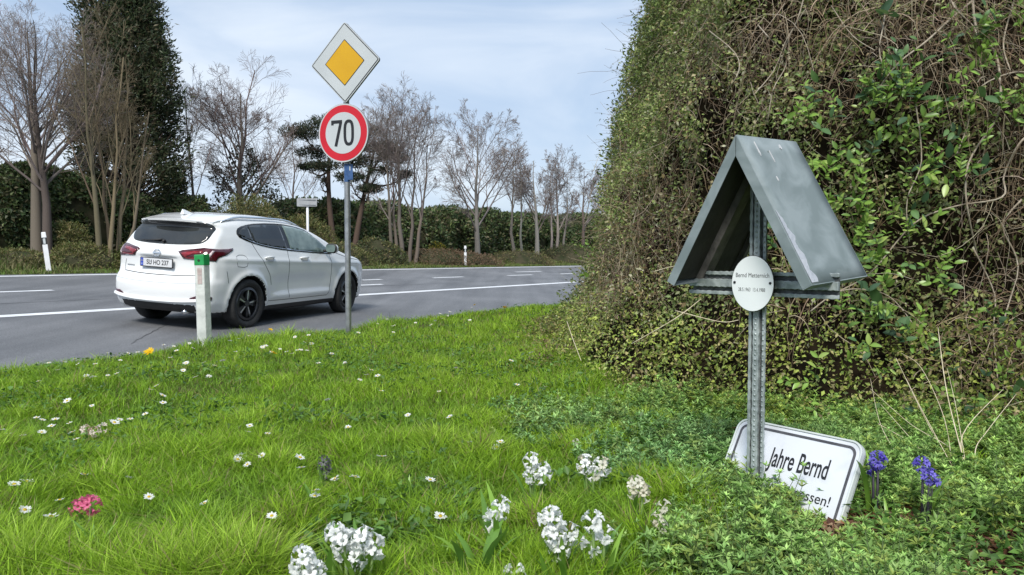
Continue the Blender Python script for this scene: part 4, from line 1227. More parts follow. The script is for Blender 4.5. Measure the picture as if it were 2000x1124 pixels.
# ------------------------------------------------------------------ the white panel leaning behind the cross
TLc, TRc, BRc = Vector((.798, 2.6, .436)), Vector((1.051, 2.2, .4456)), Vector((.935, 2.12, .1965))
xr = (TRc - TLc).normalized(); yd = (TRc - BRc); yd = (yd - xr * yd.dot(xr)).normalized(); nf = xr.cross(yd)
PW = (TRc - TLc).length; PH = .36
cc_ = TLc + xr * PW / 2 - yd * PH / 2 - nf * .012
lp = empty('memorial_sign', (cc_.x, cc_.y, .16))
tag(lp, 'white rounded metal panel lettered Jahre Bernd leaning tilted behind the iron cross', 'memorial panel')
Ml = frame(cc_ - lp.location, xr, yd, nf)
M_pw = pm('panel_white', (.44, .46, .46), (.68, .71, .76), scale=4.5, rough=.35, detail=9, lo=.30, hi=.50)
M_rim = pm('panel_rim', (.52, .56, .55), (.62, .66, .64), scale=6, rough=.4)
b = MB(); b.prism(rrect(PW, PH, .040, 8), -.022, -.016, Ml); b.ring(rrect(PW, PH, .040, 8), rrect(PW - .012, PH - .012, .035, 8), -.024, 0.0, Ml)
bp_ = b.build('panel_tray', M_rim, lp, bevel=.0012)
b = MB(); b.prism(rrect(PW - .013, PH - .013, .035, 8), -.0155, -.004, Ml); b.build('panel_face', M_pw, lp)
b = MB(); b.ring(rrect(PW - .036, PH - .036, .028, 8), rrect(PW - .053, PH - .053, .020, 8), -.0038, -.0028, Ml); b.build('border_line', pm('border_dark_grey', (.05, .05, .058), (.09, .09, .10), scale=20, rough=.5), lp)
def on_panel(px, py):
    """panel coordinates under a photo pixel"""
    o_ = lp.location + Vector((Ml[0][3], Ml[1][3], Ml[2][3])); d = ray(px, py); t_ = (o_ - EYE).dot(nf) / d.dot(nf); q = EYE + d * t_ - o_
    return q.dot(xr), q.dot(yd)
j0, j1 = on_panel(1503, 893), on_panel(1618, 920)
hm, lm = on_panel(1600, 905), on_panel(1597, 945)
tx = text('panel_words', 'Jahre Bernd', .1, M_ink, lp, Matrix.Identity(4), 1, .0005, thicken=.001)
w0 = max(v.co.x for v in tx.data.vertices) - min(v.co.x for v in tx.data.vertices); h0 = .072
sxx = math.hypot(j1[0] - j0[0], j1[1] - j0[1]) / w0; syy = .066 / h0
ang = math.atan2(j1[1] - j0[1], j1[0] - j0[0])
tx.data.transform(Ml @ Matrix.Translation(((j0[0] + j1[0]) / 2, (j0[1] + j1[1]) / 2, -.0032)) @ Matrix.Rotation(ang * .5, 4, 'Z') @ Matrix.Diagonal((sxx, syy, 1, 1)))
k0, k1 = on_panel(1500, 945), on_panel(1619, 983)
tx = text('panel_words', 'unvergessen!', .1, M_ink, lp, Matrix.Identity(4), 1, .0005)
w0 = max(v.co.x for v in tx.data.vertices) - min(v.co.x for v in tx.data.vertices)
sxx = math.hypot(k1[0] - k0[0], k1[1] - k0[1]) / w0
tx.data.transform(Ml @ Matrix.Translation(((k0[0] + k1[0]) / 2, (k0[1] + k1[1]) / 2, -.0032)) @ Matrix.Rotation(math.atan2(k1[1] - k0[1], k1[0] - k0[0]) * .5, 4, 'Z') @ Matrix.Diagonal((sxx, .46, 1, 1)))
# ------------------------------------------------------------------ bare trees, evergreens and shrubs across the road
BARK = [(.16, .135, .11), (.13, .11, .09)]
TWIG = [(.22, .185, .17), (.28, .235, .215), (.17, .14, .125)]
def tree_mesh(levels, name, mat, parent, pal, rng, sides, rmin, var=.2):
    parts = []
    for (P, Rr), sd in zip(levels, sides):
        Rr = np.maximum(Rr, rmin)
        V, q, per = polytube(P, Rr, sd)
        parts.append((V, q, np.repeat(rot_cols(pal, len(P), rng, var), per, 0)))
    V, fs, C = merge(parts)
    return npmesh(name, V, fs, mat, parent, cols=C, smooth=True)
def ground_at(px, Y):
    x_ = ray(px, 500).x * Y
    return x_, Y, float(zground(np.array(x_), np.array(Y)))
def bare_tree(px, Y, top, half, tw, label, seed, trunks=((0, 0, 1),), fork=.28, ang=.62, up=.16, n=(11, 7, 6, 4), group='bare trees across the road', pal=TWIG, bark=BARK, low=0, wig=.16, name='bare_tree'):
    """top: photo row of the crown's top; half: half width of the crown in photo pixels; tw: trunk width in pixels"""
    rng = np.random.default_rng(seed)
    x_, y_, z_ = ground_at(px, Y)
    H = at(px, top, Y).z - z_; half_m = half / F * Y
    o = empty(name, (x_, y_, z_ - .1)); tag(o, label, 'tree', group)
    K = 8; tr = []; rr = []
    for (dx, lean, sc_) in trunks:
        t_ = np.linspace(0, 1, K)[:, None]
        base = np.array([dx / F * Y, rng.normal() * .1, 0])
        p = base + t_ * np.array([lean * H * .5, rng.normal() * .03 * H, H * .80 * sc_]) + np.cumsum(rng.normal(size=(K, 3)) * .007 * H * np.array([1, 1, 0]), 0) * (t_ > .15)
        tr.append(p); rr.append(np.linspace(1, .10, K) ** 1.25 * tw / F * Y / 2 * (1 if dx == 0 else .8))
    P0, R0 = np.array(tr), np.array(rr)
    lr = half_m / H / math.sin(ang) * 1.12
    rzc = H * (1 - fork * .75) / 2; ell = (np.array([0, 0, H - rzc]), np.array([half_m * 1.12, half_m * .95, rzc]))
    L1 = spawn(P0, R0, n[0], fork, .80, ang * .92, lr, 8, up * .18, wig * .55, .42, rng, ell=ell, ek=.92)
    L2 = spawn(*L1, n[1] + 1, .25, 1.0, .62, .50, 5, up * .25, wig, .5, rng, ell=ell)
    L3 = spawn(*L2, n[2], .15, 1.0, .66, .58, 4, up * .3, wig, .55, rng, ell=ell)
    L4 = spawn(*L3, n[3] + 1, .1, 1.0, .66, .75, 2, up * .5, wig * 1.2, .7, rng)
    px_m = Y / F
    tree_mesh([(P0, R0)], 'trunk', M_bark, o, bark, rng, (9,), .02)
    cr = tree_mesh([L1, L2, L3, L4], 'crown', M_bark, o, pal, rng, (5, 3, 3, 3), px_m * .20)
    return o
def clump(name, cx, cy, cz, rx, ry, rz, n, size, pal, label, cat, seed, group=None, gap=.42, gscale=.9, core=.80, flat=True, elong=1.6, upb=.2, kind=None, corecol=(.018, .026, .010), asp=.5):
    """a shrub: leafy shell round a dark woody core, its outline lumpy"""
    rng = np.random.default_rng(seed)
    o = empty(name, (cx, cy, cz)); tag(o, label, cat, group)
    d = unit(rng.normal(size=(n, 3)));
    if flat: d[:, 2] = np.abs(d[:, 2]) * (1) - .12
    lump = .78 + .42 * noise(d * np.array([rx, ry, rz]) + seed, 1.2 / max(.5, min(rx, rz)) * 1.3, 3)
    rad = (1 - .28 * rng.random(n) ** 1.5) * lump
    P = d * rad[:, None] * np.array([rx, ry, rz])
    kp = noise(P + seed, gscale * 1.6, 2) > gap * .75
    P, d = P[kp], d[kp]; m_ = len(P)
    D = unit(d * .6 + rng.normal(size=(m_, 3)) * .8 + np.array([0, 0, upb])); Nn = unit(d + rng.normal(size=(m_, 3)) * .7 + np.array([0, 0, .5]))
    s_ = size * (.6 + .8 * rng.random(m_))
    cl = rot_cols(pal, m_, rng, .3) * (.75 + .5 * noise(P + 3, gscale, 2)[:, None])
    V, T, C = leaves2(P, D, Nn, s_, s_ * asp, cl)
    lf = npmesh('foliage', V, [T], M_leaf, o, cols=C); lf['kind'] = 'stuff'
    if core:
        bm = bmesh.new(); bmesh.ops.create_icosphere(bm, subdivisions=3, radius=1)
        for v in bm.verts:
            dd = np.array(v.co)
            l_ = (.78 + .42 * float(noise((dd * np.array([rx, ry, rz]) + seed)[None], 1.2 / max(.5, min(rx, rz)) * 1.3, 3)[0])) * core
            v.co = Vector((dd[0] * rx * l_, dd[1] * ry * l_, max(dd[2], -.15) * rz * l_))
        me = bpy.data.meshes.new('woody_core'); bm.to_mesh(me); bm.free()
        link('woody_core', me, o, M_core)
    return o
M_core = pm("shaded_twigs", (.035, .042, .022), (.07, .062, .04), scale=3, rough=1, bump=.8, bscale=10, spec=0)
LAUREL = [(.055, .088, .034), (.08, .12, .04), (.04, .065, .028), (.11, .14, .05), (.13, .12, .065)]
OLIVE = [(.16, .17, .055), (.20, .19, .07), (.12, .14, .04), (.24, .20, .09)]
def hedge_line(name, pts, hts, thick, n, size, pal, label, seed, group=None, gap=.35):
    """a long clipped-looking row: a lumpy core wall with leaves over its face and top"""
    rng = np.random.default_rng(seed)
    pts = np.array(pts, float); seg = np.linalg.norm(np.diff(pts, axis=0), axis=1); cum = np.concatenate([[0], np.cumsum(seg)])
    o = empty(name, (pts[0, 0], pts[0, 1], 0)); tag(o, label, 'hedge', group)
    org_ = np.array([pts[0, 0], pts[0, 1], 0])
    def pos(s_, v):
        """v 0..1 up the face, 1..2 over the top to the back"""
        x_ = np.interp(s_, cum, pts[:, 0]); y_ = np.interp(s_, cum, pts[:, 1]); h_ = np.interp(s_, cum, hts)
        dx = np.interp(np.minimum(s_ + .5, cum[-1]), cum, pts[:, 0]) - np.interp(np.minimum(s_ + .5, cum[-1]) - .5, cum, pts[:, 0]); dy = np.interp(np.minimum(s_ + .5, cum[-1]), cum, pts[:, 1]) - np.interp(np.minimum(s_ + .5, cum[-1]) - .5, cum, pts[:, 1])
        nn = unit(np.stack([dy, -dx], -1))                # towards the road
        zg_ = zground(x_, y_)
        up_ = np.minimum(v, 1) ; bk = np.clip(v - 1, 0, 1)
        q = np.stack([x_, y_, up_ * 2], -1)
        b1 = (noise(q + seed, .55, 3) - .5) * 2.4; b2 = (noise(q + seed + 50, .45, 4) - .5) * 1.5
        out = .25 * np.sin(np.pi * up_) + b1 * .8 - thick * bk - .3 * up_ ** 3
        zz = zg_ + h_ * (1 + b2 * .32) * up_ ** .9 - .25 * bk
        return np.stack([x_ + nn[:, 0] * out, y_ + nn[:, 1] * out, zz], -1), np.concatenate([nn, np.zeros((len(nn), 1))], -1)
    ns = int(cum[-1] / .4); nv = 16
    SS, VV = np.meshgrid(np.linspace(0, cum[-1], ns), np.linspace(0, 2, nv))
    Pc, _ = pos(SS.ravel(), VV.ravel()); k = np.arange(ns * nv).reshape(nv, ns)
    q = np.stack([k[:-1, :-1], k[:-1, 1:], k[1:, 1:], k[1:, :-1]], -1).reshape(-1, 4)
    Pc[:, 2] -= .08
    npmesh('woody_core', Pc - org_, [q], M_core, o, smooth=True)
    s_ = rng.random(n) * cum[-1]; v = rng.random(n) * 1.55
    P, nn = pos(s_, v); upw = np.clip(v - .8, 0, .6)[:, None] / .6
    nrm = unit(nn * (1 - upw) + np.array([0, 0, 1]) * (upw + .25))
    P = P + nrm * (rng.random((n, 1)) * .32 - .06)
    kp = noise(P, 1.1, 3, seed) > gap
    P, nrm = P[kp], nrm[kp]; m_ = len(P)
    D = unit(nrm * .5 + rng.normal(size=(m_, 3)) * .8); Nn = unit(nrm + rng.normal(size=(m_, 3)) * .6)
    sz = size * (.6 + .8 * rng.random(m_))
    cl = rot_cols(pal, m_, rng, .3) * (.75 + 1.1 * noise(P, .6, 3, 9)[:, None])
    V, T, C = leaves2(P - org_, D, Nn, sz, sz * .5, cl)
    lf = npmesh('foliage', V, [T], M_leaf, o, cols=C); lf['kind'] = 'stuff'
    return o
def PX(px, Y):
    return (ray(px, 500).x * Y, Y)
def hts_for(lst):
    out = []
    for px, Y, top in lst:
        x_, y_, z_ = ground_at(px, Y); out.append(at(px, top, Y).z - z_)
    return out
l1 = [(-120, 21.5, 335), (0, 22, 345), (60, 22.5, 352), (130, 23.5, 362), (230, 24.5, 372), (320, 25.5, 392), (400, 27, 388)]
hedge_line('laurel_hedge', [PX(p, y) for p, y, _ in l1], hts_for(l1), 2.5, 42000, .14, LAUREL + [(.08, .085, .04)], 'tall dark evergreen hedge at the left edge behind the leaning delineator', 31)
l2 = [(540, 33, 412), (600, 34, 402), (700, 36, 408), (760, 38, 410), (840, 41, 412), (900, 44, 410), (1000, 49, 418), (1100, 55, 428), (1250, 68, 434)]
hedge_line('laurel_hedge', [PX(p, y) for p, y, _ in l2], hts_for(l2), 3, 46000, .20, LAUREL, 'long dark green hedge behind the row of bare trees on the right of the signs', 32)
def shrub(px, Y, top, half, n, size, pal, label, seed, base=None, **k):
    x_, y_, z_ = ground_at(px, Y); rz = at(px, top, Y).z - z_; hx = half / F * Y
    return clump('shrub', x_, y_, z_ - .05, hx * 1.1, k.pop('ry', hx * .8), rz * 1.02, n, size, pal, label, 'shrub', seed, **k)
shrub(478, 28, 368, 98, 16000, .13, OLIVE + [(.09, .13, .035)], 'yellowish olive shrub mass behind the white car roof', 41, core=.7, asp=.22, elong=2)
shrub(590, 31, 412, 75, 9000, .12, OLIVE + [(.12, .15, .05)], 'olive green bush beside the small back-facing road sign', 42, core=.7, asp=.25)
shrub(480, 31, 262, 75, 10000, .13, [(.035, .05, .028), (.05, .065, .03), (.09, .08, .05)], 'dark evergreen bush rising through the wide bare tree crown', 43, gap=.62, gscale=1.3, core=0)
shrub(660, 28, 462, 70, 6500, .09, OLIVE + [(.08, .12, .03)], 'low olive bush between the car and the signpost', 44, asp=.3)
shrub(735, 30.5, 460, 62, 6500, .10, OLIVE + LAUREL, 'low mixed green bush right of the signpost', 45, asp=.35)
shrub(845, 33, 478, 72, 7000, .08, [(.20, .12, .07), (.16, .10, .055), (.24, .17, .10), (.12, .11, .04)], 'reddish brown bramble mound behind the right delineator', 46, asp=.35)
shrub(905, 35, 486, 70, 6500, .08, [(.20, .12, .075), (.17, .12, .07), (.23, .17, .10)], 'reddish brown bramble mound spreading right of the delineator', 47, asp=.35)
shrub(850, 35.5, 466, 26, 900, .07, [(.50, .38, .02), (.42, .34, .03), (.25, .22, .04)], 'small yellow-flowering bush above the brambles', 48, core=0)
shrub(1010, 39.5, 484, 72, 6500, .09, OLIVE + [(.17, .12, .07)], 'low straw-coloured scrub below the slim pair of bare trees', 49, asp=.3)
shrub(1110, 45, 470, 70, 6000, .11, LAUREL + OLIVE, 'mixed green scrub where the road meets the ivy hedge', 50, asp=.35)
shrub(30, 19.5, 478, 75, 6000, .08, OLIVE + [(.09, .13, .03)], 'low straw-green scrub left of the leaning delineator', 51, asp=.28)
shrub(165, 20, 462, 72, 7500, .085, OLIVE + [(.10, .14, .03)], 'olive scrub under the slender bare trees', 52, asp=.28)
shrub(275, 20.5, 455, 55, 6000, .085, OLIVE + [(.10, .14, .03)], 'olive scrub mound beside the rear of the white car', 53, asp=.28)
shrub(140, 21.5, 395, 36, 4500, .11, OLIVE + [(.10, .13, .04)], 'upright olive shrub between the thick bare tree and the conifer', 54, gap=.55, asp=.25, core=.55)

bare_tree(72, 21, -60, 150, 26, 'thick-trunked bare tree nearest the left edge of the picture', 1, trunks=((0, -.04, 1), (22, .02, .95)), fork=.30, n=(16, 8, 6, 4), ang=.72)
bare_tree(-45, 23, 20, 110, 20, 'bare tree whose branches reach in from beyond the left edge', 2, fork=.25, n=(12, 7, 6, 4))
bare_tree(188, 19.8, -70, 70, 13, 'slender bare young tree standing in front of the tall conifer', 3, trunks=((0, .02, 1), (18, .08, .9)), fork=.25, ang=.36, up=.14, n=(9, 5, 4, 3), bark=[(.19, .16, .10)], pal=[(.19, .155, .10), (.15, .12, .08)])
bare_tree(232, 20.4, 60, 62, 11, 'smaller many-stemmed bare tree right of the slender one before the conifer', 4, trunks=((0, .10, 1), (-14, -.05, .9), (12, .22, .85)), fork=.25, ang=.42, up=.1, n=(7, 5, 4, 3), pal=[(.20, .16, .10), (.16, .13, .08)], bark=[(.18, .15, .10)])
bare_tree(385, 27, 105, 48, 9, 'thin bare tree at the right flank of the tall conifer', 5, fork=.3, ang=.45, n=(11, 6, 5, 4))
bare_tree(470, 30, 88, 132, 20, 'wide round-crowned bare tree between the conifer and the road signs', 6, fork=.26, ang=.88, up=.13, n=(18, 9, 7, 5), pal=[(.19, .145, .13), (.23, .18, .165), (.15, .115, .10)])
bare_tree(785, 32, 140, 76, 11, 'many-stemmed bare tree just right of the road signs', 7, trunks=((0, 0, 1), (-16, -.10, .95), (14, .08, .92), (26, .16, .8), (-8, -.03, .8)), fork=.30, ang=.42, up=.13, n=(8, 6, 5, 4))
bare_tree(933, 37.5, 182, 86, 13, 'single-trunked bare tree behind the right delineator post', 8, fork=.22, ang=.70, up=.20, n=(15, 8, 6, 5), bark=[(.24, .22, .19)])
bare_tree(1004, 40.5, 235, 34, 8, 'left-hand slim bare tree of the pale-stemmed pair', 9, fork=.35, ang=.36, n=(8, 6, 5, 3), trunks=((0, -.03, 1), (14, .04, .9)), bark=[(.26, .24, .20)])
bare_tree(1049, 42.6, 262, 50, 11, 'bare tree with a pale lower trunk near the end of the row', 10, fork=.28, ang=.66, n=(11, 7, 5, 4), bark=[(.27, .25, .22)])
bare_tree(1088, 45, 262, 44, 8, 'forked bare tree whose stems spread from the verge near the ivy hedge', 11, trunks=((0, -.02, 1), (10, .12, .85), (-10, -.06, .9)), fork=.3, ang=.5, n=(8, 6, 5, 4), bark=[(.24, .22, .19)])
bare_tree(1140, 48.5, 285, 48, 9, 'last bare tree of the row half behind the ivy hedge', 12, fork=.3, ang=.6, n=(10, 7, 5, 4))
bare_tree(1195, 52, 300, 50, 9, 'bare tree seen through the thin edge of the ivy hedge', 13, fork=.3, ang=.6, n=(8, 6, 5, 3))
bare_tree(722, 40, 225, 46, 7, 'faint distant bare tree behind the round 70 sign', 14, fork=.3, ang=.6, n=(8, 6, 5, 3), pal=[(.26, .22, .20), (.22, .19, .18)])
bare_tree(575, 42, 190, 60, 8, 'pale distant bare tree left of the pine', 15, fork=.3, ang=.62, n=(9, 6, 5, 3), pal=[(.28, .24, .22), (.24, .20, .19)])

# tall narrow conifer
def conifer():
    rng = np.random.default_rng(77); Y = 26
    x_, y_, z_ = ground_at(262, Y)
    o = empty('conifer_tree', (x_, y_, z_ - .1)); tag(o, 'tall dark dense conifer towering at the upper left behind bare trees', 'tree')
    top = at(262, -190, Y).z - z_
    K = 9; P0 = np.zeros((1, K, 3)); P0[0, :, 2] = np.linspace(0, top * .98, K); R0 = np.linspace(.30, .03, K)[None]
    V, q, per = polytube(P0, R0, 10)
    npmesh('trunk', V, [q], M_bark, o, cols=np.full((len(V), 3), (.09, .065, .05)), smooth=True)
    # silhouette half widths left / right of the trunk by photo row
    rows = np.array([-190, -60, 0, 60, 120, 200, 280, 330, 380, 410]); lw = np.array([4, 70, 92, 106, 112, 125, 128, 118, 95, 40]); rw = np.array([4, 40, 52, 66, 84, 104, 116, 122, 125, 110])
    zs = np.array([at(262, r, Y).z - z_ for r in rows])[::-1]; lw = lw[::-1] / F * Y; rw = rw[::-1] / F * Y
    # limbs
    nb = 520; zb = rng.random(nb) * (top - zs[0]) + zs[0]; az = rng.random(nb) * 2 * PI
    cx_ = np.cos(az); wl = np.interp(zb, zs, lw); wr = np.interp(zb, zs, rw)
    rad = (wl * (1 - cx_) / 2 + wr * (1 + cx_) / 2) * (.70 + .24 * rng.random(nb))
    t = np.linspace(0, 1, 5)[None, :, None]
    tipd = np.stack([np.cos(az), np.sin(az) * .8, 0 * az], -1) * rad[:, None]
    P = np.stack([0 * az, 0 * az, zb - .25 * rad], -1)[:, None, :] + t * tipd[:, None, :] + np.array([0, 0, 1.]) * (t ** 2 * (.55 * rad)[:, None, None])
    V, q, per = polytube(P, np.linspace(.035, .012, 5)[None].repeat(nb, 0), 3)
    npmesh('branches', V, [q], M_bark, o, cols=np.full((len(V), 3), (.10, .075, .06)))['kind'] = 'stuff'
    # foliage sprays along the outer part of each limb
    m_ = 215; idx = np.repeat(np.arange(nb), m_); tt = .35 + .65 * rng.random(nb * m_) ** .75
    f = tt * 4; i = np.clip(f.astype(int), 0, 3); fr = (f - i)[:, None]
    Q = P[idx, i] * (1 - fr) + P[idx, i + 1] * fr + rng.normal(size=(nb * m_, 3)) * np.array([.20, .20, .22]) * (1.1 - .4 * tt[:, None])
    zz = Q[:, 2]; low = sstep(zs[3], zs[1], zz) * (Q[:, 0] < 1.0)
    kp = (noise(Q, .95, 2, 4) > .31 + .28 * low) & (rng.random(len(Q)) > .55 * low)
    Q = Q[kp]; n_ = len(Q)
    D = unit(tipd[idx][kp] * .5 + np.array([0, 0, .5]) + rng.normal(size=(n_, 3)) * .55)
    cl = rot_cols([(.055, .078, .036), (.072, .096, .042), (.04, .056, .028), (.12, .105, .06)], n_, rng, .3) * (.7 + .6 * noise(Q, .7, 2)[:, None])
    V, T, C = leaves2(Q, D, rng.normal(size=(n_, 3)), .11 + .10 * rng.random(n_), .04 + .03 * rng.random(n_), cl)
    npmesh('foliage', V, [T], M_leaf, o, cols=C)['kind'] = 'stuff'
conifer()
# flat-topped pine behind the signs
def pine():
    rng = np.random.default_rng(88); Y = 33
    x_, y_, z_ = ground_at(657, Y)
    o = empty('pine_tree', (x_, y_, z_ - .1)); tag(o, 'dark flat-topped pine spreading behind the round 70 sign', 'tree')
    H = at(657, 235, Y).z - z_
    K = 8; t = np.linspace(0, 1, K)
    tr = np.stack([np.stack([.05 * t - .35 * np.sin(t * 2.4), 0 * t, t * H * .92], -1), np.stack([.75 + .9 * t ** 1.3, .3 * t, t * H * .80], -1)])
    V, q, per = polytube(tr, np.linspace(.16, .05, K)[None].repeat(2, 0), 8)
    npmesh('trunk', V, [q], M_bark, o, cols=np.full((len(V), 3), (.10, .07, .055)), smooth=True)
    u = Y / F; pads = []
    for (px, py, rx, ry) in ((600, 262, 50, 17), (650, 244, 46, 16), (700, 262, 50, 16), (742, 288, 46, 15), (770, 312, 34, 12), (612, 296, 46, 13), (660, 285, 40, 14), (700, 318, 46, 13), (592, 322, 24, 8), (640, 330, 34, 10), (745, 340, 28, 9), (690, 350, 34, 9), (725, 372, 26, 8), (620, 352, 16, 6), (785, 335, 18, 7)):
        w_ = at(px, py, Y); pads.append((w_.x - x_, rng.normal() * .7, w_.z - z_ + .1, rx * u, ry * u))
    lb = []
    for (cx, cy, czz, rx, rz) in pads:
        src = tr[0 if cx < .6 else 1]; j = np.argmin(np.abs(src[:, 2] - (czz - .6))); s0 = src[j]
        tt = np.linspace(0, 1, 6)[:, None]
        lb.append(s0 + (np.array([cx, cy, czz - rz * .5]) - s0) * tt + np.array([0, 0, -.25]) * np.sin(tt * PI))
    LB = (np.array(lb), np.linspace(.055, .02, 6)[None].repeat(len(lb), 0))
    L2 = spawn(*LB, 9, .35, 1, .7, .35, 4, .15, .2, .6, rng)
    V, fs, C = merge([(lambda a: (a[0], a[1], np.full((len(a[0]), 3), (.09, .065, .05))))(polytube(*LB, 4)), (lambda a: (a[0], a[1], np.full((len(a[0]), 3), (.10, .075, .06))))(polytube(L2[0], np.maximum(L2[1], .010), 3))])
    npmesh('branches', V, fs, M_bark, o, cols=C)['kind'] = 'stuff'
    Q = []; 
    for (cx, cy, czz, rx, rz) in pads:
        n_ = int(900 * rx * 1.6 / .9); d = unit(rng.normal(size=(n_, 3))) * (rng.random((n_, 1)) ** .45)
        Q.append(np.array([cx, cy, czz]) + d * np.array([rx, rx * .8, rz]))
    Q = np.concatenate(Q); Q = Q[noise(Q, 2.1, 2, 6) > .40]; n_ = len(Q)
    D = unit(rng.normal(size=(n_, 3)) + np.array([0, 0, .7]))
    cl = rot_cols([(.035, .055, .030), (.055, .072, .036), (.10, .085, .055), (.028, .04, .022)], n_, rng, .3)
    V, T, C = leaves2(Q, D, rng.normal(size=(n_, 3)), .13 + .1 * rng.random(n_), .03 + .02 * rng.random(n_), cl)
    npmesh('foliage', V, [T], M_leaf, o, cols=C)['kind'] = 'stuff'
pine()
# ------------------------------------------------------------------ the big overgrown ivy and honeysuckle hedge on the right
HB = np.array([(3.4, 14.0), (1.9, 11.2), (1.08, 9.5), (.88, 8.0), (.88, 6.4), (1.0, 5.3), (1.32, 4.6), (1.78, 4.15), (2.6, 3.85), (3.8, 3.5), (6.0, 2.9)])
_hs = cr_spline(HB, 12, closed=False); _hc = np.concatenate([[0], np.cumsum(np.linalg.norm(np.diff(_hs, axis=0), axis=1))]); HLEN = _hc[-1]
_ht = unit(np.gradient(_hs, axis=0)); _hn = np.stack([_ht[:, 1], -_ht[:, 0]], -1)
HH = 5.4
def hedge_pos(s, h, disp=True):
    """point and outward normal on the hedge face; s metres along it, h metres up"""
    x = np.interp(s, _hc, _hs[:, 0]); y = np.interp(s, _hc, _hs[:, 1])
    nx_ = np.interp(s, _hc, _hn[:, 0]); ny_ = np.interp(s, _hc, _hn[:, 1])
    n = unit(np.stack([nx_, ny_, 0 * nx_], -1))
    off = -.185 * h + .50 * np.clip(1 - h / .9, 0, 1) ** 1.6
    off = off - .5 * sstep(4.2, 5.4, h) ** 2
    if disp:
        q = np.stack([x, y, h], -1)
        off = off + (noise(q, .9, 3, 31) - .5) * .62 + (noise(q, 2.8, 3, 32) - .5) * .36
        # a hollow, shaded pocket at the right where the vines hang free
        pxx = s
        off = off - .38 * np.exp(-((s - (HLEN - 3.0)) / 1.0) ** 2 - ((h - 1.9) / 1.3) ** 2)
    P = np.stack([x, y, .17 + h], -1) + n * off[..., None]
    nn = unit(n + np.array([0, 0, .16]))
    return P, nn
ns, nh = 150, 62
SS, HHg = np.meshgrid(np.linspace(0, HLEN, ns), np.linspace(-.15, HH, nh))
Pc, _ = hedge_pos(SS.ravel(), HHg.ravel()); Pc[:, 2] = np.maximum(Pc[:, 2], -.3)
# close it over the top with a back
top_ = Pc.reshape(nh, ns, 3)[-1]; back = top_ + np.array([1.8, 2.2, -.4]); back0 = back * np.array([1, 1, 0])
Pc = np.concatenate([Pc, back, back0]); k = np.arange((nh + 2) * ns).reshape(nh + 2, ns)
q = np.stack([k[:-1, :-1], k[:-1, 1:], k[1:, 1:], k[1:, :-1]], -1).reshape(-1, 4)
HO = np.array([1.6, 5.0, .17])
hedge = empty('ivy_hedge', tuple(HO)); tag(hedge, 'huge overgrown hedge of ivy, honeysuckle and dry twigs filling the right side behind the cross', 'hedge')
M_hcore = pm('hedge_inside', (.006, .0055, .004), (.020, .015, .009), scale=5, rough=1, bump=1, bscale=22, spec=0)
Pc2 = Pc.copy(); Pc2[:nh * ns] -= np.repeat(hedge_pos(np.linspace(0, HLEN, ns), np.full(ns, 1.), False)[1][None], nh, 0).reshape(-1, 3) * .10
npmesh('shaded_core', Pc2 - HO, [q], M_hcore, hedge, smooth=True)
rng = np.random.default_rng(404)
def face_samples(n, power=1.0):
    """random spots on the face, denser where the hedge comes near the camera"""
    s = rng.random(n * 3) * HLEN; h = rng.random(n * 3) ** .9 * HH
    P, nn = hedge_pos(s, h)
    d = np.hypot(P[:, 0], P[:, 1])
    w_ = 1 / d ** power
    px, py = proj(P)
    w_ *= ((px > 1020) & (px < 2250) & (py > -260)) * .92 + .08
    w_ *= 1 + 2.4 * sstep(590, 680, py) * (px > 1300)
    w_ *= (nn * (np.array([0, 0, 1.]) - P)).sum(1) > -1.2
    i = rng.choice(n * 3, n, replace=False, p=w_ / w_.sum())
    return s[i], h[i], P[i], nn[i], px[i], py[i]
def G2(px, py, cx, cy, rx, ry): return np.exp(-((px - cx) / rx) ** 2 - ((py - cy) / ry) ** 2)
def zones(P, px, py):
    """what grows where: brown dry twigs, dark hollows, moss-green foot"""
    n_ = noise(P, 1.3, 3, 71) - .5
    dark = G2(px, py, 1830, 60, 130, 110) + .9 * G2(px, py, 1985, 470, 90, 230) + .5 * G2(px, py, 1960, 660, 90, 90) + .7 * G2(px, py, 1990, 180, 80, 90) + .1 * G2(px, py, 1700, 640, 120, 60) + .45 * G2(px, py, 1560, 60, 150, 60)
    brown = .8 * G2(px, py, 1330, 440, 130, 110) + .8 * G2(px, py, 1230, 560, 90, 80) + .55 * G2(px, py, 1560, 160, 220, 130) + .6 * G2(px, py, 1580, 590, 130, 40) + .3 * G2(px, py, 1900, 700, 200, 70) + .35 * G2(px, py, 1650, 420, 100, 120)
    foot = sstep(560, 640, py + 200 * n_) * sstep(1700, 1400, px) + .9 * sstep(600, 680, py + 150 * n_) * sstep(1400, 1600, px)
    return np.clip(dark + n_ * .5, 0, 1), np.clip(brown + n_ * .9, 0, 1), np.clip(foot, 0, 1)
# small leaves
n = 190000
s, h, P, nn, px, py = face_samples(n, 1.25)
dark, brown, foot = zones(P, px, py)
gapn = noise(P, 4.5, 3, 81)
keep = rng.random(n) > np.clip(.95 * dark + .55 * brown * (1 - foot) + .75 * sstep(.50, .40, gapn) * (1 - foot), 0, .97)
P, nn, px, py, dark, brown, foot = [a_[keep] for a_ in (P, nn, px, py, dark, brown, foot)]; n = len(P)
P = P + nn * (rng.random((n, 1)) ** 1.4 * .20 - .08) + rng.normal(size=(n, 3)) * .012
D = unit(nn * .35 + rng.normal(size=(n, 3)) * .75 + np.array([-.1, -.1, -.15])); Nn = unit(nn + rng.normal(size=(n, 3)) * .75 + np.array([0, 0, .4]))
far = np.hypot(P[:, 0], P[:, 1])
sz = (.020 + .022 * rng.random(n) ** 1.6) * (1 + .05 * np.maximum(far - 5, 0)) * np.where(foot > .5, .85, 1)
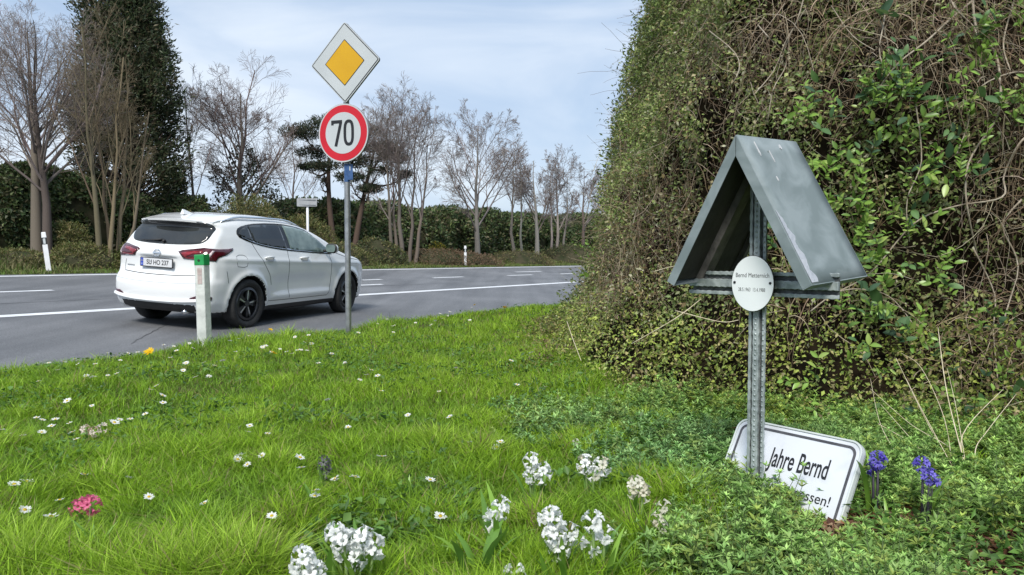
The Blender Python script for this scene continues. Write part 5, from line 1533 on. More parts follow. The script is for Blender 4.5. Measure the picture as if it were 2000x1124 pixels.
green = np.array([(.15, .18, .055), (.20, .23, .07), (.12, .16, .05), (.27, .28, .11), (.20, .20, .09), (.085, .11, .035)])
tan_ = np.array([(.24, .17, .09), (.30, .24, .15), (.18, .12, .06), (.36, .32, .24)])
moss = np.array([(.24, .28, .055), (.32, .34, .08), (.17, .22, .05), (.30, .25, .11), (.36, .32, .16)])[[0, 1, 2, 3]]
pick = rng.random(n)
c = green[rng.integers(0, 6, n)]
c = np.where((pick < .10 + .5 * brown)[:, None], tan_[rng.integers(0, 4, n)], c)
c = np.where(((rng.random(n) < foot * .8))[:, None], moss[rng.integers(0, 4, n)], c)
brt = sstep(1420, 1180, px) * (py < 480)
c = c * (1 + .05 * brt[:, None] * np.array([.5, 1, .4]))
c = c * (.75 + 1.25 * noise(P, 2.2, 3, 91)[:, None]) * np.array([.97, 1.06, .95]) * (1 + (rng.random((n, 1)) - .5) * .5)
V, T, C = leaves(P - HO, D, Nn, sz, sz * (.42 + .25 * rng.random(n)), c)
npmesh('small_leaves', V, [T], M_leaf, hedge, cols=C)['kind'] = 'stuff'
# tangled twigs
def twigs(n, L_, r_, pal, kmax=7, droop=.25, z0=None, stick=.10, wild=.25, sel=None, seed=0, name='twigs', stiff=False, par=None, samp=None):
    global rng
    if samp is None:
        s, h, P, nn, px, py = face_samples(n, 1.0)
        dark, brown, foot = zones(P, px, py)
        w_ = .25 + 1.1 * brown + .8 * dark - .5 * foot
        kp = rng.random(n) < np.clip(w_, 0, 1)
        P, nn = P[kp], nn[kp]
    else: P, nn = samp
    m_ = len(P)
    P = P + nn * (rng.random((m_, 1)) * .13 - .02)
    tang = unit(np.cross(nn, rng.normal(size=(m_, 3))))
    tang[:, 2] -= .35 * rng.random(m_); d = unit(tang + nn * stick * rng.normal(size=(m_, 1)))
    Ln = L_ * (.35 + 1.1 * rng.random(m_) ** 1.5)
    curve = rng.normal(size=(m_, 3)) * wild
    pts = [P]
    for j in range(kmax - 1):
        pts.append(pts[-1] + d * (Ln / (kmax - 1))[:, None])
        d = unit(d + curve * .5 + rng.normal(size=(m_, 3)) * wild * .45 + np.array([0, 0, -droop * .4]) + nn * .02)
    A = np.stack(pts, 1); rr = (r_ * (.5 + rng.random(m_)))[:, None] * np.linspace(1, .45, kmax)[None]
    V, q, per = polytube(A, rr, 3)
    C = np.repeat(rot_cols(pal, m_, rng, .35), per, 0)
    o = npmesh(name, V - (HO if par is None else 0), [q], M_bark, hedge if par is None else par, cols=C, smooth=True)
    o['kind'] = 'stuff'
    return o
TW = [(.22, .16, .10), (.30, .24, .16), (.16, .11, .07), (.38, .32, .24), (.12, .085, .055)]
twigs(17000, .26, .0015, TW, 6, wild=.42, droop=.1)
twigs(2600, .60, .0022, TW, 10, droop=.35, wild=.40, name='long_twigs')
# fine hanging dead stems in the dark pocket at the right
sel = [face_samples(9000, 1.0)]
s_, h_s, P_, n_, px_2, py_2 = sel[0]
dk, br, ft = zones(P_, px_2, py_2); kp = (dk > .35) & (rng.random(len(P_)) < .8)
twigs(0, .55, .0021, TW, 9, droop=1.1, wild=.16, name='hanging_stems', samp=(P_[kp] + n_[kp] * .10, n_[kp]))
s_, h_s, P_, n_, px_2, py_2 = face_samples(12000, 1.0)
kp = rng.random(len(P_)) < 1.2 * G2(px_2, py_2, 1945, 690, 120, 95) + .8 * G2(px_2, py_2, 1570, 560, 120, 50) + .7 * G2(px_2, py_2, 1900, 30, 160, 90) + .5 * G2(px_2, py_2, 1650, 40, 160, 70)
twigs(0, .42, .0022, [(.34, .26, .17), (.42, .34, .24), (.24, .17, .11)], 8, droop=.9, wild=.18, name='root_strands', samp=(P_[kp] + n_[kp] * .12, n_[kp]))
# tendrils waving out against the sky at the upper left edge
m_ = 150
s1 = 3.6 + 3.2 * rng.random(m_); h1 = 1.6 + 2.7 * rng.random(m_)
P_, n_ = hedge_pos(s1, h1); d = unit(np.array([-1, -.1, .25]) + rng.normal(size=(m_, 3)) * .45); K = 11
Ln = .15 + .55 * rng.random(m_) ** 1.6; pts = [P_]; cv_ = rng.normal(size=(m_, 3)) * .35
for j in range(K - 1):
    pts.append(pts[-1] + d * (Ln / (K - 1))[:, None]); d = unit(d + cv_ * .3 + rng.normal(size=(m_, 3)) * .10 + np.array([0, 0, -.05]))
V, q, per = polytube(np.stack(pts, 1), np.full((m_, K), .0022) * np.linspace(1, .6, K), 3)
npmesh('tendrils', V - HO, [q], M_bark, hedge, cols=np.repeat(rot_cols([(.14, .11, .09), (.20, .16, .13)], m_, rng), per, 0), smooth=True)['kind'] = 'stuff'
# leafy edge standing against the sky
m_ = 8500
s1 = 2.2 + 5.2 * rng.random(m_); h1 = .0 + 4.9 * rng.random(m_)
P_, n_ = hedge_pos(s1, h1); P_ = P_ + n_ * (.0 + .34 * noise(P_, 2.4, 2, 7)[:, None] * rng.random((m_, 1)) ** .8) + rng.normal(size=(m_, 3)) * .03
sz = .030 + .030 * rng.random(m_)
V, T, C = leaves(P_ - HO, unit(n_ * .8 + rng.normal(size=(m_, 3)) * .6 + np.array([0, 0, .25])), rng.normal(size=(m_, 3)) + np.array([0, 0, .8]), sz, sz * .42, rot_cols([(.10, .14, .035), (.15, .20, .05), (.07, .10, .03), (.19, .24, .07)], m_, rng))
npmesh('edge_leaves', V, [T], M_leaf, hedge, cols=C)['kind'] = 'stuff'

# lookup: a spot on the hedge face seen at a photo pixel
_ls = rng.random(90000) * HLEN; _lh = rng.random(90000) * HH; _LP, _LN = hedge_pos(_ls, _lh); _lpx, _lpy = proj(_LP)
def face_at(px, py):
    d2 = (_lpx - px) ** 2 + (_lpy - py) ** 2; near = np.argsort(d2)[:12]
    i = near[np.argmin(np.linalg.norm(_LP[near], axis=1))]
    return _LP[i].copy(), _LN[i].copy()
# big vines looping over the face, each one a part
M_vine = pm('pale_vine_bark', (.26, .21, .15), (.40, .35, .27), scale=30, rough=.85, bump=.4)
def vine(pxs, r_, out=.16, mat=None):
    pts = []
    for i, (a_, b_) in enumerate(pxs):
        P0_, N0_ = face_at(a_, b_); pts.append(P0_ + N0_ * (out + .04 * math.sin(i * 2.3 + a_)))
    pts = cr_spline(np.array(pts), 5, closed=False)
    b = MB(); b.tube([tuple(p - HO) for p in pts], [r_ * (1 - .4 * i / len(pts)) for i in range(len(pts))], 6)
    b.build('vine', mat or M_vine, hedge, smooth=True)
for pts, r_ in ((((1900, -20), (1905, 60), (1930, 110), (1945, 170), (1925, 230), (1890, 300), (1880, 380), (1895, 440), (1915, 500)), .0065),
                (((1885, 20), (1850, 60), (1800, 110), (1760, 150), (1700, 185)), .0055),
                (((2010, 260), (1990, 300), (1960, 340), (1930, 380), (1860, 400), (1790, 440), (1700, 520), (1650, 560)), .0050),
                (((1725, -10), (1722, 60), (1726, 120), (1738, 170)), .0045),
                (((1990, -10), (1975, 40), (1955, 90), (1950, 150)), .005),
                (((1840, -10), (1860, 40), (1890, 60), (1880, 90)), .005),
                (((2010, 150), (1960, 160), (1900, 190), (1870, 240), (1860, 300)), .004),
                (((1610, -10), (1590, 50), (1560, 90), (1530, 140), (1500, 200)), .004),
                (((1480, 20), (1520, 60), (1540, 120), (1535, 180), (1510, 240)), .0035),
                (((1985, 400), (1960, 460), (1965, 540), (1950, 620), (1955, 700)), .0045),
                (((1900, 500), (1930, 560), (1940, 640), (1930, 720)), .004),
                (((1420, 70), (1460, 120), (1440, 190), (1400, 230)), .0035),
                (((1960, 20), (2000, 60), (2020, 110)), .0045), (((1780, 240), (1790, 320), (1775, 400), (1780, 470)), .0035),
                (((1640, 20), (1660, 80), (1700, 120)), .003), (((1350, 250), (1380, 320), (1360, 380)), .003),
                (((1600, 600), (1640, 560), (1700, 560), (1760, 600), (1800, 660)), .0035)):
    vine(pts, r_ * 1.15)
# broad pale-green leaves of the evergreen shrub growing through the hedge: up to 300 are parts of their own
def leaf_mesh(seed, ln, asp, cols):
    r_ = random.Random(seed); K = 6; V = []; Fs = []; C = []
    bend = r_.uniform(.1, .4); fold = r_.uniform(.12, .35); tw = r_.uniform(-.3, .3)
    base = np.array(r_.choice(cols)) * r_.uniform(.8, 1.25)
    for k in range(K + 1):
        t_ = k / K; w_ = asp * ln * .5 * math.sin(PI * min(1, t_ * .92 + .04) ** .85) * (1 if k < K else .05)
        y_ = ln * t_ * (1 - .08 * bend * t_); z_ = -bend * ln * t_ * t_ * .6
        for s_ in (-1, 0, 1):
            V.append((s_ * w_ + tw * .1 * ln * t_ * t_, y_, z_ + abs(s_) * w_ * fold + .03 * ln * s_ * tw * t_)); C.append(base * (1.18 if s_ == 0 else 1.0))
    for k in range(K):
        a_ = k * 3
        Fs += [(a_, a_ + 3, a_ + 4, a_ + 1), (a_ + 1, a_ + 4, a_ + 5, a_ + 2)]
    return npmesh('leaf', V, [np.array(Fs)[:, ::-1]], M_glossleaf, cols=np.array(C), smooth=True, link_it=False)
M_glossleaf = fol('glossy_leaf_tint', .36, .25, .5)
BRIGHT = [(.20, .33, .06), (.27, .40, .08), (.15, .27, .05), (.30, .40, .10)]
DEEP = [(.07, .14, .05), (.10, .18, .06), (.06, .12, .06)]
LM_b = [leaf_mesh(i, .055 + .004 * (i % 4), .42, BRIGHT) for i in range(10)]
LM_d = [leaf_mesh(50 + i, .085 + .006 * (i % 3), .46, DEEP) for i in range(6)]
bush = empty('privet_bush', tuple(HO + np.array([.6, -.6, 0]))); tag(bush, 'fresh bright green leafy shrub pushing through the hedge right of the metal roof', 'shrub')
BO = np.array(bush.location); NLEAF = 0; rest = []
stems = []
def shoot(px, py, L_, nl, dirv, mats, sc=1.0, out=.12):
    global NLEAF
    P0_, N0_ = face_at(px, py); p = P0_ + N0_ * (out + random.uniform(-.05, .08))
    d = unit(np.array(dirv, float) + N0_ * .5 + RNG.normal(size=3) * .3); pts = []
    K = 7
    for k in range(K):
        pts.append(p.copy()); p = p + d * L_ / (K - 1); d = unit(d + RNG.normal(size=3) * .12 + np.array([0, 0, .06]))
    stems.append((np.array(pts), .0026))
    for k in range(nl):
        t_ = (k // 2 + .6) / (nl / 2) * .98; f_ = min(t_ * (K - 1), K - 1.001); i = int(f_); q = pts[i] * (1 - f_ + i) + pts[i + 1] * (f_ - i)
        tg = unit(pts[i + 1] - pts[i]); sd = unit(np.cross(tg, N0_)) * (1 if k % 2 else -1)
        rot = RNG.normal(size=3) * .35
        dl = unit(sd * .9 + tg * (.5 + .5 * t_) + N0_ * .35 + rot)
        nl_ = unit(N0_ * .8 + np.array([0, 0, .6]) + RNG.normal(size=3) * .35); x_ = unit(np.cross(dl, nl_)); z_ = np.cross(x_, dl)
        s_ = sc * random.uniform(.7, 1.2)
        Mx = Matrix(((x_[0], dl[0], z_[0], 0), (x_[1], dl[1], z_[1], 0), (x_[2], dl[2], z_[2], 0), (0, 0, 0, 1)))
        rest.append((q - BO, Mx, s_, random.choice(mats), np.linalg.norm(q)))
random.seed(21)
CL = [(1770, 200, 70, 40, 15), (1720, 175, 40, 25, 6), (1830, 250, 60, 40, 7), (1880, 110, 50, 30, 8), (1900, 90, 30, 20, 4), (1690, 215, 45, 30, 6), (1780, 300, 60, 50, 8), (1700, 300, 60, 50, 7), (1960, 220, 40, 35, 8), (1985, 50, 25, 40, 4),
      (1690, 440, 60, 60, 12), (1720, 520, 60, 50, 11), (1650, 350, 40, 40, 5), (1790, 430, 50, 60, 6), (1850, 340, 50, 50, 4), (1700, 620, 60, 30, 5), (1960, 620, 40, 40, 4), (1900, 700, 60, 60, 6), (1830, 560, 50, 40, 4), (1600, 250, 30, 30, 3), (1760, 640, 50, 30, 4), (1640, 690, 60, 40, 4), (1180, 500, 30, 40, 3), (1960, 760, 40, 30, 4), (1560, 500, 40, 20, 2), (1850, 820, 40, 20, 3)]
for (cx, cy, rx, ry, k_) in CL:
    for j in range(k_ + 3):
        deep = random.random() < (.5 if cy > 600 else .2)
        shoot(random.gauss(cx, rx * .55), random.gauss(cy, ry * .55), random.uniform(.10, .24), random.choice((6, 8, 10)) if not deep else random.choice((3, 5)),
              (random.uniform(-.7, .3), -.2, random.uniform(.1, 1)), LM_d if deep else LM_b, random.uniform(.55, 1.05) if not deep else random.uniform(.55, .95))
# a few single broad leaves, low by the crossarm
for (px, py, sc) in ((1735, 590, 1.25), (1700, 575, 1.2), (1655, 395, 1.0), (1720, 55, 1.2), (1745, 110, 1.1), (1715, 50, 1.0), (1905, 190, 1.0), (1525, 510, .9), (1520, 655, .8)):
    shoot(px, py, .05, 2, (-.3, -.5, .2), LM_d, sc, .16)
rest.sort(key=lambda r_: r_[4])
for q, Mx, s_, me, _ in rest[:290]:
    o = bpy.data.objects.new('leaf', me); COL.objects.link(o); o.parent = bush
    o.matrix_local = Matrix.Translation(Vector(q)) @ Mx @ Matrix.Scale(s_, 4)
if len(rest) > 290:
    Vs, Qs, Cs = [], [], []; off = 0
    for q, Mx, s_, me, _ in rest[290:]:
        v = np.zeros(len(me.vertices) * 3, np.float32); me.vertices.foreach_get('co', v); v = v.reshape(-1, 3) * s_ @ np.array(Mx.to_3x3()).T + q
        f = np.zeros(len(me.loops), np.int32); me.loops.foreach_get('vertex_index', f)
        c_ = np.zeros(len(me.vertices) * 4, np.float32); me.attributes['tint'].data.foreach_get('color', c_)
        Vs.append(v); Qs.append(f.reshape(-1, 4) + off); Cs.append(c_.reshape(-1, 4)[:, :3]); off += len(v)
    npmesh('further_leaves', np.concatenate(Vs), [np.concatenate(Qs)], M_glossleaf, bush, cols=np.concatenate(Cs), smooth=True)['kind'] = 'stuff'
SP = np.array([a_ for a_, _ in stems]); V, q, per = polytube(SP, np.full(SP.shape[:2], .0024) * np.linspace(1, .5, 7), 4)
npmesh('shoots', V - BO, [q], M_bark, bush, cols=np.full((len(V), 3), (.12, .12, .05)), smooth=True)['kind'] = 'stuff'
# grey lichen-crusted dead leaves caught high up
# ------------------------------------------------------------------ leafy ground cover round the cross
def cover(n, seed):
    rng = np.random.default_rng(seed)
    t = np.exp(np.log(1.45) + rng.random(n) * (np.log(7.5) - np.log(1.45))); xs = (rng.random(n) * .95 - .12) * t; ys = t
    px, py = proj(np.stack([xs, ys, 0 * xs + .22], -1))
    cv = in_cover(xs, ys)
    kp = (rng.random(n) < cv * (.35 + 1.1 * noise(np.stack([xs, ys, 0 * xs], -1), 4.5, 2, 61))) & (xs < hedge_foot(ys) + .55) & (px < 2150)
    return xs[kp], ys[kp], px[kp], py[kp]
rng = np.random.default_rng(71)
xs, ys, px, py = cover(17000, 72)
bare_ = 1.1 * G2(px, py, 1965, 1140, 150, 120) + .9 * G2(px, py, 1745, 1030, 90, 45)
kp = rng.random(len(xs)) > np.clip(1.3 * bare_, 0, .95); xs, ys, px, py = xs[kp], ys[kp], px[kp], py[kp]
n = len(xs); zb = zground(xs, ys)
tall = .012 + .15 * noise(np.stack([xs, ys, 0 * xs], -1), 3.2, 3, 8) ** 1.8 + .05 * G2(px, py, 1560, 960, 130, 90) + .03 * rng.random(n) + .03 * sstep(980, 1100, py)
tall *= 1 - .85 * G2(px, py, 1630, 1060, 75, 75) - .7 * G2(px, py, 1600, 980, 80, 60) - .5 * G2(px, py, 1520, 930, 80, 50)
tall = np.maximum(tall, .012)
tall *= .45 + 1.0 * rng.random(n)
lean_ = rng.normal(size=(n, 2)) * .4
nw = 4; Pp, Dd, Nx, Sz, Cc = [], [], [], [], []
pal = np.array([(.17, .28, .09), (.22, .35, .12), (.13, .22, .07), (.28, .40, .15), (.22, .28, .08)])
grey = noise(np.stack([xs, ys, 0 * xs], -1), 1.2, 2, 14)[:, None]
basec = pal[rng.integers(0, 5, n)] * (.8 + .4 * rng.random((n, 1))); basec = basec * (np.array([1.05, 1.12, .95]) + (grey - .5) * np.array([-.5, -.2, .7])) * np.where(rng.random((n, 1)) < .25, 1.35, 1)
nl = 6
for w_ in range(nw):
    f = (w_ + 1) / nw
    c0 = np.stack([xs + lean_[:, 0] * tall * f, ys + lean_[:, 1] * tall * f, zb + tall * f], -1)
    ph = rng.random(n) * 6.28
    rad = (.014 + .018 * rng.random(n)) * (1.15 - .45 * (w_ == nw - 1)) * (1 + .10 * np.maximum(ys - 2.2, 0))
    for j in range(nl):
        an = ph + j * 2 * PI / nl
        d = np.stack([np.cos(an), np.sin(an), .25 + .5 * (w_ == nw - 1) + .45 * rng.normal(size=n)], -1)
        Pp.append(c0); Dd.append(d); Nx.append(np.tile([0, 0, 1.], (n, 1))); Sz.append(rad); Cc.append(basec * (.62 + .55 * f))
P = np.concatenate(Pp); D = np.concatenate(Dd); Sz = np.concatenate(Sz)
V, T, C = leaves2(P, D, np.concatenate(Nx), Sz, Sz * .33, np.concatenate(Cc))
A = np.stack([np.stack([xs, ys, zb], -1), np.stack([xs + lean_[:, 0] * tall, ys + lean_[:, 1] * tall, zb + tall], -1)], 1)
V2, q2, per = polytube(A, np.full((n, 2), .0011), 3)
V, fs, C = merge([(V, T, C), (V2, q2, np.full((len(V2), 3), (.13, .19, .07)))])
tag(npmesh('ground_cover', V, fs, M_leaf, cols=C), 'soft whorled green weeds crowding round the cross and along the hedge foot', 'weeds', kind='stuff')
# reddish leaf litter on the bare patches
rng = np.random.default_rng(99)
n = 30000; t = np.concatenate([1.5 + 3.2 * rng.random(14000), 1.55 + 1.0 * rng.random(16000)]); xs = np.concatenate([rng.random(14000) * 3.4 + .3, rng.random(16000) * 1.1 + .75]); ys = t
px, py = proj(np.stack([xs, ys, 0 * xs + .2], -1))
w_ = G2(px, py, 1965, 1130, 150, 110) + G2(px, py, 1745, 1025, 100, 45) + .25 * G2(px, py, 1800, 860, 200, 90) + .12 * sstep(1150, 1300, px)
kp = rng.random(n) < w_; xs, ys = xs[kp], ys[kp]; n = len(xs)
P = np.stack([xs, ys, zground(xs, ys) + .004 + .022 * rng.random(n)], -1)
V, T, C = leaves(P, unit(rng.normal(size=(n, 3)) * np.array([1, 1, .25])), np.tile([0, 0, 1.], (n, 1)) + rng.normal(size=(n, 3)) * .3, .022 + .022 * rng.random(n), .014 + .01 * rng.random(n),
                 rot_cols([(.20, .085, .045), (.26, .13, .07), (.13, .06, .035), (.32, .22, .13)], n, rng))
tag(npmesh('leaf_litter', V, [T], M_leaf, cols=C), 'fallen red-brown leaves on the bare soil at the lower right', 'leaf litter', kind='stuff')

rng = np.random.default_rng(123)
n = 60000; sN = rng.random(n) * HLEN; xs = np.interp(sN, _hc, _hs[:, 0]); ys = np.interp(sN, _hc, _hs[:, 1])
offn = rng.random(n) ** 1.3 * 1.0
xs = xs + np.interp(sN, _hc, _hn[:, 0]) * (offn + .1); ys = ys + np.interp(sN, _hc, _hn[:, 1]) * (offn + .1)
P2 = np.stack([xs, ys, 0 * xs], -1)
kp = (rng.random(n) < 1.15 - offn * 1.1) & (noise(P2, 2.6, 3, 15) > .40 + .12 * offn) & (ys > 2.6) & (ys < 9)
xs, ys, offn = xs[kp], ys[kp], offn[kp]; n = len(xs)
P = np.stack([xs, ys, zground(xs, ys) + (.02 + (.16 + .50 * (ys < 5.4) * noise(P2[kp], 4.0, 2, 44) ** 1.5 * 2) * np.maximum(0, 1 - offn / .8) ** 1.3) * rng.random(n) ** .7], -1)
V, T, C = leaves2(P, unit(rng.normal(size=(n, 3)) + np.array([-.2, -.3, .3])), np.tile([0, 0, 1.], (n, 1)) + rng.normal(size=(n, 3)) * .5, .020 + .022 * rng.random(n), .012 + .012 * rng.random(n), rot_cols([(.22, .26, .055), (.28, .29, .07), (.15, .20, .05), (.20, .15, .08), (.30, .25, .12)], n, rng, .35))
tag(npmesh('mossy_weeds', V, [T], M_leaf, cols=C), 'mossy yellow-green creeping weeds where the hedge foot meets the lawn', 'weeds', kind='stuff')
# ------------------------------------------------------------------ flowers in the grass
def gpoint(px, py, hgt):
    """spot on the verge for something whose top, hgt above ground, is seen at a photo pixel"""
    d = ray(px, py); t_ = 2.0
    for _ in range(8):
        z_ = float(zground(np.array(d.x * t_), np.array(t_))) + hgt
        t_ = (z_ - 1) / d.z
    return d.x * t_, t_, float(zground(np.array(d.x * t_), np.array(t_)))
def petal_mesh(name, n_pet, ln, wd, recurve, pal, seed, tube=.008, centre=None):
    """a small bell flower: a tube opening into curled-back petals"""
    r_ = random.Random(seed); V = []; Fs = []; C = []
    base = np.array(r_.choice(pal))
    for k in range(8):
        a_ = 2 * PI * k / 8
        V += [(.25 * tube * math.cos(a_), .25 * tube * math.sin(a_), 0), (.55 * tube * math.cos(a_), .55 * tube * math.sin(a_), tube * 1.5)]; C += [base * .9] * 2
    for k in range(8):
        j = (k + 1) % 8; Fs.append((2 * k, 2 * j, 2 * j + 1, 2 * k + 1))
    for p in range(n_pet):
        a0 = 2 * PI * p / n_pet + r_.uniform(-.2, .2); ca_, sa_ = math.cos(a0), math.sin(a0); b0 = len(V); K = 4; rc = recurve * r_.uniform(.7, 1.3)
        for k in range(K + 1):
            t_ = k / K; ang_ = rc * t_; rr = .5 * tube + ln * math.sin(min(ang_, 2.4)) / max(rc, .3); zz = tube * 1.5 + ln * (math.sin(rc * .5) * 0 + (1 - math.cos(ang_)) * -.25 + .45 * math.sin(ang_ * 1.1) * .6)
            w_ = wd * math.sin(PI * (.18 + .78 * t_)) * .5
            for s_ in (-1, 0, 1):
                zq = zz + (abs(s_) * .12 * wd)
                V.append((rr * ca_ - s_ * w_ * sa_, rr * sa_ + s_ * w_ * ca_, zq)); C.append(base * r_.uniform(.92, 1.04))
        for k in range(K):
            q = b0 + 3 * k; Fs += [(q, q + 3, q + 4, q + 1), (q + 1, q + 4, q + 5, q + 2)]
    return npmesh(name, V, [np.array(Fs)], M_petal, cols=np.clip(np.array(C), 0, 1), smooth=True, link_it=False)
WHITE = [(.86, .87, .85), (.89, .90, .89), (.85, .86, .82)]
FW = [petal_mesh('floret', 6, .0175, .0095, 2.0, WHITE, i, tube=.009) for i in range(5)]
CREAM = [petal_mesh('floret', 6, .0145, .008, 1.7, [(.72, .70, .58), (.78, .76, .66), (.66, .62, .48)], 20 + i) for i in range(3)]
FP = [petal_mesh('floret', 6, .016, .008, 1.8, [(.75, .16, .30), (.80, .25, .40), (.62, .08, .22)], 30 + i) for i in range(3)]
FB = [petal_mesh('floret', 6, .011, .006, 1.8, [(.16, .13, .62), (.24, .20, .72), (.12, .09, .5)], 40 + i) for i in range(3)]
FD = [petal_mesh('floret', 6, .014, .006, 1.0, [(.10, .10, .11), (.16, .15, .17), (.05, .05, .055)], 50 + i) for i in range(3)]
FF = [petal_mesh('floret', 6, .016, .008, 1.6, [(.72, .58, .48), (.78, .68, .60), (.62, .45, .36)], 60 + i) for i in range(3)]
M_stem = pm('hyacinth_stem', (.12, .20, .05), (.17, .26, .07), scale=20, rough=.5)
M_dstem = pm('dark_flower_stem', (.035, .03, .05), (.06, .05, .06), scale=20, rough=.5)
def strap(ln, wd, bend, seed, tint):
    """one long channelled leaf, standing then arching over"""
    r_ = random.Random(seed); K = 8; V = []; Fs = []; C = []; x_ = 0; z_ = 0; a_ = PI / 2 - r_.uniform(.02, .2)
    for k in range(K + 1):
        t_ = k / K; w_ = wd * .5 * (.75 + .5 * math.sin(PI * t_ * .8)) * (1 - max(0, t_ - .72) / .28) ** .7
        for s_ in (-1, 0, 1): V.append((x_ + (-.25 * w_ if s_ == 0 else 0), s_ * w_, z_ + (0 if s_ else -.10 * w_))); C.append(np.array(tint) * (1.12 if s_ == 0 else 1) * (.8 + .35 * t_))
        x_ += math.cos(a_) * ln / K; z_ += math.sin(a_) * ln / K; a_ -= bend / K * (.4 + 1.3 * t_)
    for k in range(K):
        q = 3 * k; Fs += [(q, q + 3, q + 4, q + 1), (q + 1, q + 4, q + 5, q + 2)]
    return npmesh('leaf', V, [np.array(Fs)], M_glossleaf, cols=np.array(C), smooth=True, link_it=False)
STR = [strap(.17 + .02 * (i % 4), .0115 + .0018 * (i % 3), .35 + .28 * (i % 5), i, ((.15, .29, .04), (.20, .35, .05), (.12, .24, .04))[i % 3]) for i in range(9)]
def plant(name, px, py, hgt, blobs, fl, label, leaves_n=5, cat='flower', group=None, stem=None, leaf_sc=.85, dens=1.0, seed=0, fsc=1.0):
    """blobs: list of (dx px, dy px, radius px, florets) around the head's photo position"""
    r_ = random.Random(seed + int(px)); x_, y_, z_ = gpoint(px, py, hgt)
    o = empty(name, (x_, y_, z_ - .01)); tag(o, label, cat, group); u = y_ / F
    for bi, (dx, dy, rad, nf) in enumerate(blobs):
        c_ = Vector((dx * u, r_.uniform(-.01, .01), hgt - dy * u))
        b = MB(); b.tube([(c_.x * .35, c_.y, -.02), (c_.x * .7, c_.y, c_.z * .5), (c_.x, c_.y, c_.z + rad * u * .3)], [.0045, .0042, .0025], 7); b.build('stem', stem or M_stem, o, smooth=True)
        for k in range(nf):
            th_ = k * 2.39996 + r_.uniform(-.3, .3); zz = 1 - 2 * (k + .5) / nf
            rr = math.sqrt(max(0, 1 - zz * zz)); d = Vector((rr * math.cos(th_), rr * math.sin(th_) , zz * 1.0 + .05)).normalized()
            f = bpy.data.objects.new('floret', r_.choice(fl)); COL.objects.link(f); f.parent = o
            f.location = c_ + Vector((d.x * .55, d.y * .55, d.z * .8)) * rad * u * r_.uniform(.55, 1.0)
            f.rotation_mode = 'QUATERNION'; f.rotation_quaternion = (d + Vector((r_.uniform(-.3, .3), r_.uniform(-.3, .3), r_.uniform(-.3, .3)))).to_track_quat('Z', 'Y')
            s_ = r_.uniform(.8, 1.2) * fsc; f.scale = (s_, s_, s_)
    for k in range(leaves_n):
        l_ = bpy.data.objects.new('leaf', r_.choice(STR)); COL.objects.link(l_); l_.parent = o
        l_.location = (r_.uniform(-.02, .02), r_.uniform(-.015, .02), -.01); l_.rotation_euler = (0, 0, r_.uniform(0, 2 * PI)); s_ = leaf_sc * r_.uniform(.75, 1.1) * max(.6, (hgt + .06) / .2); l_.scale = (s_ * 1.1, s_, s_)
    return o
GW = 'white hyacinths in the front grass'
plant('white_hyacinth', 600, 1096, .15, [(-8, -10, 24, 11), (8, 24, 27, 12)], FW, 'white hyacinth cut by the bottom edge of the picture', 5, group=GW, seed=1)
plant('white_hyacinth', 690, 1058, .16, [(-36, -22, 16, 7), (-18, -4, 24, 10), (18, -12, 20, 9), (4, 24, 20, 9), (42, 4, 16, 7)], FW, 'widest white hyacinth, a multiple cluster with broad leaves, beside the one at the bottom edge', 12, group=GW, leaf_sc=.95, seed=2)
plant('white_hyacinth', 970, 998, .17, [(6, -14, 17, 6), (-6, 16, 14, 5)], FW, 'white hyacinth with few open bells and thick fans of strap leaves', 9, group=GW, leaf_sc=1.05, seed=3)
plant('white_hyacinth', 1088, 1030, .16, [(-14, -26, 19, 9), (-4, 4, 22, 10), (26, 8, 15, 6), (6, 32, 19, 8)], FW, 'tallest dense white hyacinth with stacked bells, between its two sparser neighbours', 6, group=GW, seed=4)
plant('white_hyacinth', 1165, 1030, .16, [(-8, -20, 14, 5), (18, 8, 12, 4), (-10, 26, 11, 3)], FW, 'sparse white hyacinth with separate bells just right of the tallest one', 4, group=GW, seed=5)
plant('white_hyacinth', 1047, 912, .14, [(-10, -14, 14, 7), (12, 4, 15, 8), (-14, 14, 10, 4)], FW, 'white hyacinth standing left-most in the back row of two', 5, group=GW, seed=6)
plant('white_hyacinth', 1160, 908, .14, [(-18, -4, 16, 8), (16, -2, 16, 8), (-2, 12, 12, 5)], CREAM + FW, 'broad flat-topped creamy white hyacinth in the back row', 4, group=GW, seed=7)
plant('white_hyacinth', 1246, 948, .15, [(-4, -2, 20, 13), (8, 8, 14, 6)], CREAM, 'round compact creamy white hyacinth nearest the iron cross', 4, group=GW, seed=8)
plant('white_hyacinth', 1293, 1004, .14, [(4, -18, 10, 5), (-6, 6, 14, 8), (2, 24, 9, 4)], CREAM, 'fading creamy hyacinth with browning bells among the whorled weeds', 3, group=GW, seed=9, fsc=.8)
plant('white_hyacinth', 1004, 1114, .10, [(0, 0, 10, 3)], FW, 'single white bell low in the grass at the bottom edge', 3, group=GW, seed=10)
plant('white_blossom', 1124, 860, .09, [(0, 0, 6, 4)], CREAM, 'tiny pale blossom above the weeds behind the back row of hyacinths', 1, seed=11, fsc=.6)
plant('pink_hyacinth', 165, 985, .12, [(-16, 2, 12, 6), (12, -4, 14, 7)], FP, 'pink hyacinth alone in the grass at the lower left', 7, leaf_sc=.9, seed=12)
plant('blue_hyacinth', 1713, 897, .19, [(0, -4, 15, 15), (-4, 14, 10, 7)], FB, 'violet-blue hyacinth touching the right edge of the leaning white panel', 3, group='blue hyacinths by the hedge foot', stem=M_dstem, seed=13)
